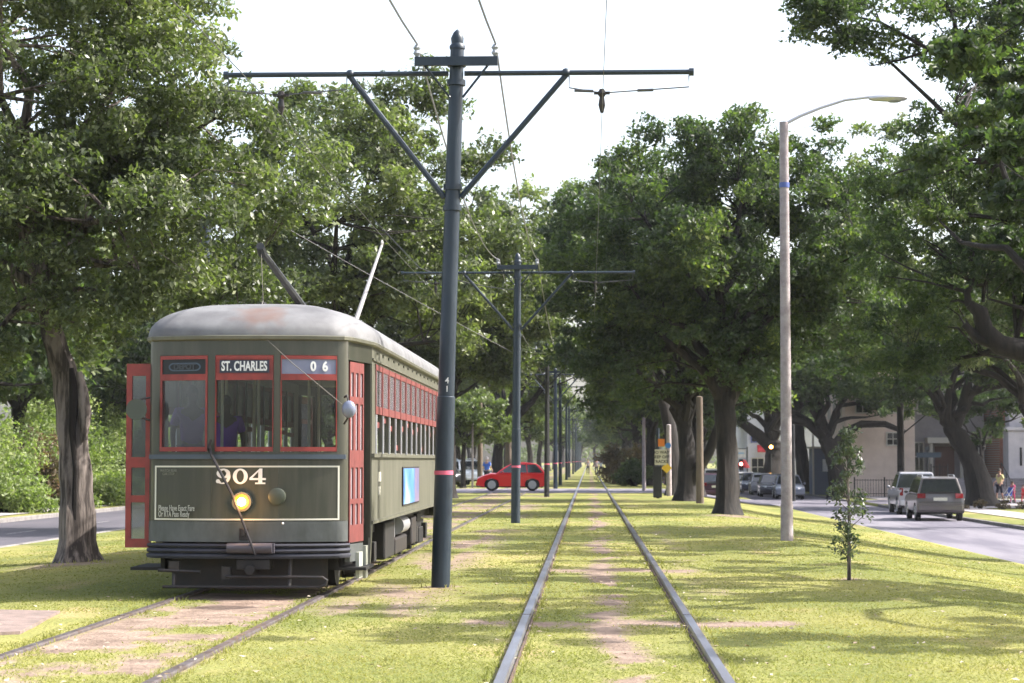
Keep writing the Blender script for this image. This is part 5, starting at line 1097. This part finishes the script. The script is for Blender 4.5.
    if kind == 'pickup': r0_, r1_ = yat(-1, zlow) + .1, yat(-1, ztop) + .12
    mid = (f0 + f1) / 2 * .0 + (a - 2.2 if kind != 'pickup' else (f1 + r1_) / 2 - .05)
    parts = [(f0, f1, mid + .03, mid + .03), (mid - .03, mid - .03, r1_, r0_)] if kind in ('pickup',) else [(f0, f1, mid + .03, mid + .03), (mid - .03, mid - .03, -a + 1.05, -a + 1.0), (-a + .95, -a + 1.0, r1_, r0_)] if kind in ('suv', 'hatch') else [(f0, f1, mid + .03, mid + .03), (mid - .03, mid - .03, r1_, r0_)]
    for s_ in (-1, 1):
        for (A_, B_, C_, D_) in parts:
            mb = MB(); mb.slab([(s_ * (hx(zlow) - .004), A_, zlow), (s_ * (hx(ztop) - .004), B_, ztop), (s_ * (hx(ztop) - .004), C_, ztop), (s_ * (hx(zlow) - .004), D_, zlow)], (s_ * .012, 0, 0)); obj('side_window', mb, M['carglass'], t)
    ww_ = .085 if kind != 'pickup' else .035
    for nm, sd in (('windscreen', 1), ('rear_window', -1)):
        zz_ = [zlow - .01 + (Hc - .09 - zlow) * q / 5 for q in range(6)]; mb = MB(); mb.loft([[(-hx(z) + ww_, yat(sd, z) - sd * .02, z), (hx(z) - ww_, yat(sd, z) - sd * .02, z), (hx(z) - ww_, yat(sd, z) + sd * .014, z + .006), (-hx(z) + ww_, yat(sd, z) + sd * .014, z + .006)] for z in zz_]); obj(nm, mb, M['carglass'], t)
    for y_ in (wf, wr_):
        for s_ in (-1, 1):
            mb = MB(); x = s_ * (hw - .11); mb.tube([(x - s_ * .1, y_, rw), (x + s_ * .07, y_, rw), (x + s_ * .09, y_, rw)], [rw, rw, rw - .03], 24); wh = obj('wheel', mb, M['rubber'], t, True)
            mb = MB(); mb.tube([(x + s_ * .085, y_, rw), (x + s_ * .097, y_, rw)], [rw * .68, rw * .64], 20)
            for q in range(6):
                an = q * math.pi / 3; mb.box((x + s_ * .10, y_ + math.cos(an) * rw * .36, rw + math.sin(an) * rw * .36), (.02, rw * .5, .045), Matrix.Rotation(an, 3, 'X'))
            obj('rim', mb, M['chrome'], wh, True)
    zl = {'hatch': (.66, .82), 'sedan': (.60, .72), 'suv': (.88, 1.06), 'pickup': (.82, 1.14)}[kind]; zh = (.60, .72) if kind in ('hatch', 'sedan') else (.76, .90)
    tl = mat('tail_lamp', (.20, .01, .012), rough=.2); hd_ = mat('head_lamp', (.7, .7, .72), rough=.15, metal=.3)
    wdt = .14 if kind == 'pickup' else .30
    for s_ in (-1, 1):
        mb = MB(); mb.slab([(s_ * (hw - .045), -a + .00, zl[0]), (s_ * (hw - .045 - wdt), -a - .025, zl[0]), (s_ * (hw - .045 - wdt), -a + .0, zl[1]), (s_ * (hw - .045), -a + .06, zl[1])], (0, .12, 0)); obj('tail_light', mb, tl, t)
        mb = MB(); mb.slab([(s_ * (hw - .03), a - .16, zh[0]), (s_ * (hw - .40), a - .03, zh[0]), (s_ * (hw - .44), a - .10, zh[1]), (s_ * (hw - .04), a - .28, zh[1])], (0, .035, 0)); obj('headlight', mb, hd_, t)
        mb = MB(); mb.sphere((s_ * (hw + .06), a - 1.35, bl_ + .06), .09, 8, 5, (.9, .5, .75)); obj('mirror', mb, m, t, True)
    mb = MB(); mb.bb(-.26, .26, -a - .018, -a - .002, .60 if kind != 'suv' else .78, .72 if kind != 'suv' else .90); obj('license_plate', mb, M['cream'], t)
    bm_ = M['chrome'] if kind == 'pickup' else m
    mb = MB(); mb.bb(-hw + .06, hw - .06, -a - .05, -a + .1, g + .10, g + .32); obj('bumper', mb, bm_, t, bevel=.035); mb = MB(); mb.bb(-hw + .08, hw - .08, a - .1, a + .03, g + .06, g + .24); obj('bumper', mb, m if kind != 'pickup' else M['chrome'], t, bevel=.03)
    mb = MB(); mb.bb(-hw + .15, hw - .15, -a + .2, a - .2, g - .03, g + .1); mb.bb(-hw + .22, hw - .22, -a + .3, a - .3, g + .1, .55); obj('underbody', mb, M['rubber'], t)
    if kind == 'suv':
        mb = MB()
        for s_ in (-1, 1): mb.tube([(s_ * (hx(Hc) - .06), a - 2.1, Hc + .0), (s_ * (hx(Hc) - .06), a - 2.15, Hc + .06), (s_ * (hx(Hc) - .06), -a + .7, Hc + .06), (s_ * (hx(Hc) - .06), -a + .65, Hc)], .02, 6)
        obj('roof_rail', mb, M['silver'], t)
        mb = MB(); mb.bb(-hw + .1, hw - .1, -a - .012, -a + .02, .72, .735); mb.bb(-.5, .5, -a - .02, -a + .02, 1.08, 1.12); obj('tailgate_trim', mb, M['iron'], t)
    if kind == 'pickup':
        mb = MB(); mb.bb(-hw + .12, hw - .12, -a + .08, -a + 1.7, bl_ - .02, bl_ + .008); obj('bed_cover', mb, M['rubber'], t)
        mb = MB(); mb.bb(-.16, .16, -a - .02, -a + .01, bl_ - .16, bl_ - .09); obj('tailgate_handle', mb, M['rubber'], t)
    return t
RD = -.755
cr_ = gp(511, 492.5); car('bright red hatchback crossing the tracks at the side street', (at(512, 490, 105).x, 105, .02), R(90), (.80, .010, .022), 3.56, 1.66, 1.46, 'hatch', name='hatchback')
car('silver brown estate car with roof rails parked at the kerb, seen from behind', (at(944, 500, 83.5).x - .75, 81.5, RD), R(-3), (.13, .115, .115), 4.6, 1.82, 1.70, 'suv', name='estate_car')
car('white pickup truck parked ahead of the silver brown estate car', (at(913, 495, 95).x - .55, 91.0, RD), R(-3), (.42, .42, .46), 5.3, 1.9, 1.82, 'pickup', name='pickup_truck')
gpk = 'cars parked nose to tail beyond the lamp pole'
for i, (px, Y, c_, k_, lb) in enumerate([(788, 126, (.16, .17, .22), 'sedan', 'silver blue car directly behind the concrete lamp pole'), (772, 133.5, (.03, .03, .05), 'sedan', 'dark car second in the parked row'), (762.5, 141.5, (.34, .34, .4), 'hatch', 'pale silver car third in the parked row'),
                                      (752.5, 149.5, (.04, .05, .10), 'sedan', 'dark blue car fourth in the parked row'), (745, 157.5, (.5, .5, .54), 'hatch', 'white car at the far end of the parked row')]):
    x = at(px, 480, Y).x; car(lb, (x, Y, RD), R(180 - 2), c_, 4.5, 1.76, 1.45 if k_ != 'suv' else 1.62, k_, gpk)
car('dark red and navy car driving away between the two thick trunks', (at(711, 480, 118).x + .2, 120, RD), R(2), (.05, .012, .03), 4.6, 1.8, 1.6, 'suv', name='car')
car('white van-like car on the right road behind the wooden pole', (at(697, 480, 140).x + 1.2, 142, RD), 0, (.7, .72, .75), 4.7, 1.8, 1.75, 'suv', name='car')
car('pale car with red lights beyond the sign cluster', (at(676, 480, 150).x + .6, 150, RD), R(3), (.6, .6, .66), 4.3, 1.75, 1.5, 'sedan', name='car')
car('blue car beside the pale one beyond the sign cluster', (at(665, 480, 160).x + .6, 162, RD), R(3), (.06, .09, .4), 4.3, 1.75, 1.5, 'sedan', name='car')
car('white car beyond the small pale tree on the left', (at(465, 480, 128).x, 128, 0.02), R(205), (.7, .72, .75), 4.6, 1.8, 1.6, 'suv', name='car')
car('dark car with orange lights at the far left of the cross street', (at(452, 480, 124).x - .5, 124, 0.02), R(190), (.05, .05, .06), 4.4, 1.75, 1.4, 'sedan', name='car')

# ================================================================== BUILDINGS
def bld_window(t, x0, x1, y, z0, z1, fm, face=-1, axis='x', arch=False):
    mb = MB()
    def pl(a0, a1, c0, c1, d0, d1):
        if axis == 'x': mb.bb(a0, a1, y + face * d0, y + face * d1, c0, c1)
        else: mb.bb(y + face * d0, y + face * d1, a0, a1, c0, c1)
    fw = .09; pl(x0 - fw, x0, z0 - fw, z1 + fw, .005, .08); pl(x1, x1 + fw, z0 - fw, z1 + fw, .005, .08); pl(x0, x1, z1, z1 + fw, .005, .08); pl(x0 - .06, x1 + .06, z0 - fw - .03, z0, .082, .14) if False else pl(x0, x1, z0 - fw, z0, .005, .08); pl((x0 + x1) / 2 - .025, (x0 + x1) / 2 + .025, z0, z1, .012, .05); pl(x0, x1, (z0 + z1) / 2 - .025, (z0 + z1) / 2 + .025, .013, .048)
    f = obj('window', mb, fm, t); mb = MB()
    def pl2(d0, d1):
        if axis == 'x': mb.bb(x0, x1, y + face * d0, y + face * d1, z0, z1)
        else: mb.bb(y + face * d0, y + face * d1, x0, x1, z0, z1)
    pl2(.004, .011); obj('pane', mb, M['carglass'], f)
stucco = mat('beige_stucco', (.66, .54, .48), (.56, .45, .40), 1.5, .9, bump=.2, bscale=20); trim = mat('trim_pale', (.5, .47, .43), rough=.7)
t = thing('stucco_house', 'beige stucco building behind the live oak and sapling', 'building', (15.9, 128, -.65))
mb = MB(); mb.bb(0, 4.3, 0, 11, 0, 8.4); obj('wall', mb, stucco, t); mb = MB(); mb.bb(-.25, 4.55, -.25, 11.25, 8.4, 8.75); obj('roof', mb, trim, t)
for a, b_, z0, z1 in ((2.6, 3.3, 3.2, 3.9), (.7, 1.5, 5.2, 6.8), (2.6, 3.4, 5.2, 6.8)): bld_window(t, a, b_, 0, z0, z1, trim)
for k in range(3): bld_window(t, 1.5 + k * 3, 2.6 + k * 3, 0, 1.2, 3, trim, -1, 'y'); bld_window(t, 1.5 + k * 3, 2.6 + k * 3, 0, 5, 6.8, trim, -1, 'y')
t = thing('townhouse', 'grey townhouse with brown door and columns behind the pickup', 'building', (20.25, 130, -.65))
mb = MB(); mb.bb(0, 4.6, 0, 10, 0, 9.5); obj('wall', mb, mat('grey_stucco', (.30, .28, .28), (.24, .22, .23), 1.4, .9), t); mb = MB(); mb.bb(-.05, 4.8, -.3, 10.2, 9.5, 9.9); obj('roof', mb, trim, t)
mb = MB(); mb.bb(1.5, 2.7, -.05, -.003, .4, 3.1); obj('door', mb, mat('brown_door', (.10, .045, .035), rough=.5), t)
mb = MB(); mb.bb(1.0, 3.3, -1.0, -.003, 0, .38); obj('doorstep', mb, M['paving'], t)
for x in (1.15, 3.05): mb = MB(); mb.tube([(x, -.7, .38), (x, -.7, .5), (x, -.7, .52), (x, -.7, 3.3)], [.16, .16, .12, .11], 12); obj('column', mb, trim, t, True)
mb = MB(); mb.bb(.9, 3.3, -.95, -.003, 3.3, 3.65); obj('porch_roof', mb, trim, t)
for a, b_, z0, z1 in ((.25, .75, 1.6, 3.3), (3.6, 4.2, 1.3, 3.2), (.5, 1.4, 5.2, 7), (3, 3.9, 5.2, 7)): bld_window(t, a, b_, 0, z0, z1, trim)
brick = bpy.data.materials.new('red_brick'); tt = nt(brick); n = tt.nodes; l = tt.links; b = n['Principled BSDF']; b.inputs['Roughness'].default_value = .9
bt = n.new('ShaderNodeTexBrick'); bt.inputs['Color1'].default_value = (.30, .10, .06, 1); bt.inputs['Color2'].default_value = (.22, .075, .05, 1); bt.inputs['Mortar'].default_value = (.3, .26, .22, 1); bt.inputs['Scale'].default_value = 3.5; tc = n.new('ShaderNodeTexCoord'); mp = n.new('ShaderNodeMapping'); mp.inputs['Rotation'].default_value = (R(90), 0, 0); l.new(tc.outputs['Object'], mp.inputs[0]); l.new(mp.outputs[0], bt.inputs[0]); l.new(bt.outputs[0], b.inputs['Base Color'])
stone = mat('church_stone', (.50, .47, .50), (.38, .36, .40), 1.2, .9, bump=.3, bscale=8)
t = thing('church', 'brick and grey stone church with steps and tall dark arched openings', 'building', (25.0, 124, -.65))
mb = MB(); mb.bb(0, 26, 2, 30, 0, 15); obj('wall', mb, brick, t)
mb = MB(); mb.slab([(-.4, 1.6, 15), (26.4, 1.6, 15), (26.4, 30.4, 15), (-.4, 30.4, 15)], (0, 0, .4)); mb.slab([(-.4, 1.6, 15.4), (26.4, 1.6, 15.4), (13, 1.6, 22)], (0, 28, 0)); obj('roof', mb, mat('slate', (.08, .08, .09), rough=.8), t)
def arched(t, x0, x1, y, z0, z1, m, name, th=.06, par=None):
    c = (x0 + x1) / 2; r = (x1 - x0) / 2; P = [(x0, y, z0), (x1, y, z0)] + [(c + r * math.cos(R(a)), y, z1 + r * 1.2 * math.sin(R(a))) for a in range(0, 181, 18)]
    mb = MB(); mb.slab(P, (0, -th, 0)); return obj(name, mb, m, par or t)
for i, x in enumerate((0.2, 3.6, 7.0, 10.4)):
    mb = MB(); mb.slab([(x, 0.4, 0), (x + 1.5, .4, 0), (x + 1.5, .4, 4.0), (x, .4, 4.0)], (0, 1.598, 0)); mb.bb(x - .12, x + 1.62, .28, 1.99, 4.0, 4.25); mb.bb(x + .15, x + 1.35, .8, 1.99, 4.25, 8.5); mb.slab([(x + .15, .8, 8.5), (x + 1.35, .8, 8.5), (x + .75, .8, 9.6)], (0, 1.19, 0)); obj('buttress', mb, stone, t, bevel=.04)
    mb = MB(); mb.bb(x + .68, x + .82, .385, .41, 1.9, 3.0); obj('slit_window', mb, M['black'], t)
for x in (1.95, 5.35, 8.75, 12.2):
    f = arched(t, x - .02, x + 1.32, 1.995, 1.4, 5.6, stone, 'arched_window', .12); arched(t, x + .15, x + 1.15, 1.87, 1.6, 5.5, M['carglass'], 'pane', .02, f)
mb = MB()
for k in range(7): mb.bb(-3.2 + .0, 3.4, -3.4 + k * .42, .38, k * .165, (k + 1) * .165 - .002) 
obj('steps', mb, mat('step_stone', (.20, .19, .21), (.15, .14, .16), 3, .9), t)
for x in (-.4, 1.9):
    mb = MB(); mb.tube([(x, -3.3, 0), (x, -3.3, 1.0), (x, -.4, 2.1), (x, -.4, 1.1)], .03, 8); mb.tube([(x, -1.9, .5), (x, -1.9, 1.5)], .025, 6); obj('handrail', mb, M['iron'], t)
# storefront, far down the right road
t = thing('shop', 'white shopfront with red awning and signboard at the far end of the parked row', 'building', (15.1, 196, -.65))
wp = mat('white_stucco', (.62, .62, .70), (.5, .5, .58), 1, .8)
mb = MB(); mb.bb(0, 9, 0, 16, 0, 5.6); mb.slab([(0, 0, 5.6), (4.5, 0, 5.6), (0.0, 0, 7.6)], (0, 16, 0)); obj('wall', mb, wp, t)
mb = MB(); mb.slab([(.9, -.7, 3.0), (1.9, -.7, 3.0), (1.9, -.01, 3.6), (.9, -.01, 3.6)], (0, 0, .1)); obj('awning', mb, mat('red_awning', (.5, .03, .04), rough=.7), t)
for a, b_ in ((.4, 1.5), (2.2, 3.3)): bld_window(t, a, b_, 0, .8, 2.4, trim)
bld_window(t, .4, 1.2, 0, 4.0, 4.9, mat('blue_trim', (.1, .13, .35), rough=.6))
mb = MB(); mb.bb(2.3, 3.0, -.2, -.004, 3.4, 4.0); obj('signboard', mb, mat('red_board', (.45, .04, .05), rough=.6), t)
bq = Vector((at(740, 452, 185).x, 185, -.65)); zc = at(740, 453.5, 185).z + .65; t = thing('hanging_sign', 'white signboard on a post above the far parked cars', 'sign', bq)
mb = MB(); mb.bb(-.45, .5, -.06, .06, zc - .38, zc + .38); obj('board', mb, M['white'], t); mb = MB(); mb.bb(-.3, .35, -.075, -.062, zc - .04, zc + .1); obj('panel', mb, mat('pale_blue', (.3, .5, .7), rough=.6), t); mb = MB(); mb.tube([(.65, 0, 0), (.65, 0, zc + .6)], .07, 8); mb.bb(-.4, .65, -.03, .03, zc + .4, zc + .46); obj('post', mb, M['pole_black'], t)
bq = Vector((at(743, 470, 176).x, 176, -.65)); t = thing('bunting_stand', 'bright red umbrella beside the white shopfront', 'parasol', bq)
z0 = at(743, 462, 176).z + .65; mb = MB(); mb.tube([(0, 0, z0 - .5), (0, 0, z0 - .45), (0, 0, z0 + .15), (0, 0, z0 + .22)], [.62, .6, .25, .03], 10); obj('canopy', mb, mat('red_cloth', (.6, .02, .03), rough=.7), t); mb = MB(); mb.cyl((0, 0, 0), (0, 0, z0 - .4), .04); obj('pole', mb, M['iron'], t)
t.name = 'parasol'
# far red traffic lamp and amber lamp
def signal(px, py_, Y, col, lb):
    p = at(px, py_, Y); g = g1(p.x); t = thing('traffic_light', lb, 'traffic light', (p.x, Y, g)); h = p.z - g
    mb = MB(); mb.bb(-.17, .17, -.12, .12, h - .5, h + .4); obj('housing', mb, M['pole_black'], t, bevel=.02); mb = MB(); mb.tube([(.0, .1, 0), (0, .1, h + .4)], .06, 8); obj('post', mb, M['pole_black'], t)
    mb = MB(); mb.tube([(0, -.122, h), (0, -.15, h)], [.13, .12], 14); obj('lens', mb, mat('lens_' + lb[:5], col, emit=(col, 14)), t)
signal(741, 464, 172, (1, .25, .2), 'small red traffic light near the far shopfront')
signal(771, 447, 158, (1, .42, .08), 'amber traffic light glowing against the dark live oak limb')
# grey shed with a white notice right of the lamp pole
t = thing('shed', 'grey shed with a white notice between the dark trunks', 'building', (at(808, 480, 134).x + .4, 134, -.65))
mb = MB(); mb.bb(0, 1.75, 0, 3, 0, 3.0); obj('wall', mb, mat('shed_grey', (.16, .18, .25), rough=.7), t); mb = MB(); mb.bb(-.15, 1.9, -.15, 3.1, 3.0, 3.12); obj('roof', mb, trim, t); mb = MB(); mb.bb(.55, 1.2, -.03, -.003, 1.5, 2.3); obj('notice', mb, M['white'], t); mb = MB(); mb.bb(-.12, .0, -.1, 0, 0, 4.3); obj('corner_post', mb, trim, t)
# iron fence in front of the stucco building
def fence(x0, x1, y, lb, h=1.1):
    t = thing('iron_fence', lb, 'fence', (x0, y, -.65)); n = int((x1 - x0) / .16)
    mb = MB()
    for z in (.2, h - .08): mb.bb(0, x1 - x0, -.02, .02, z, z + .04)
    for i in range(n): mb.bb(i * .16, i * .16 + .022, -.011, .011, .02, h)
    obj('railing', mb, M['iron'], t)
    for x in (0, (x1 - x0) / 2, x1 - x0): mb = MB(); mb.bb(x - .04, x + .04, -.04, .04, -.1, h + .12); obj('post', mb, M['iron'], t)
fence(16.0, 19.6, 124.5, 'low black iron fence before the beige stucco building')
fence(20.6, 21.6, 124.5, 'short black iron fence left of the grey townhouse door', 1.9)

# ================================================================== far-off woods, litter, haze
def wood(name, label, pts, n, size, seed, rad):
    rng = np.random.default_rng(seed); C = []
    for (x, y, hgt) in pts:
        for k in range(8): C.append((x + rng.normal(0, 3.5), y + rng.normal(0, 3.5), g1(x) + rng.uniform(.5, hgt)))
    o = leaf_mesh(name, rng, np.array(C), rad, n, size, LP, .9); tag(o, label, 'woods', kind='stuff')
pts = [(x, 600 + 10 * math.sin(x), 21 + 3 * math.sin(x * 1.3)) for x in range(-70, 90, 7)] + [(-44 + 3 * math.sin(y), y, 12) for y in range(60, 600, 14)] + [(52 + 3 * math.sin(y), y, 13) for y in range(160, 600, 16)]
wood('far_woods', 'hazy mass of far trees closing the view', pts, 80000, .9, 201, (2.2, 4.2))
rng = np.random.default_rng(9); N = 900
y = 13 * np.power(60 / 13, rng.random(N)); x = (rng.random(N) * .54 - .31) * y; k = (x > -6) & (x < 8); x, y = x[k], y[k]; N = len(x); z = gz(x) + .012; a = rng.random(N) * 6.28; r_ = rng.uniform(.012, .035, N)
V = np.stack([np.stack([x + np.cos(a + q) * r_ * (1, .5, 1, .5)[i], y + np.sin(a + q) * r_ * (1, .5, 1, .5)[i], z + rng.uniform(0, .02, N)], -1) for i, q in enumerate((0, 1.57, 3.14, 4.71))], 1).reshape(-1, 3)
tag(link('leaf_litter', fast_mesh('leaf_litter', V, np.arange(N * 4).reshape(-1, 4), 4), mat('litter', (.22, .14, .08), (.5, .45, .36), 3, .8)), 'scattered dry leaves lying on the lawn', 'leaf litter', kind='stuff')
HAZE = .00014
if HAZE:
    mb = MB(); mb.bb(-120, 120, -12, 640, -2.2, 30); hz = obj('haze', mb, None)
    m = bpy.data.materials.new('haze_air'); t_ = nt(m); n = t_.nodes; n.remove(n['Principled BSDF']); v = n.new('ShaderNodeVolumePrincipled'); v.inputs['Color'].default_value = (.93, .95, 1, 1); v.inputs['Density'].default_value = HAZE; v.inputs['Anisotropy'].default_value = .3
    t_.links.new(v.outputs[0], n['Material Output'].inputs['Volume']); hz.data.materials.append(m); tag(hz, 'thin pale haze in the air over the avenue', 'haze', kind='stuff')
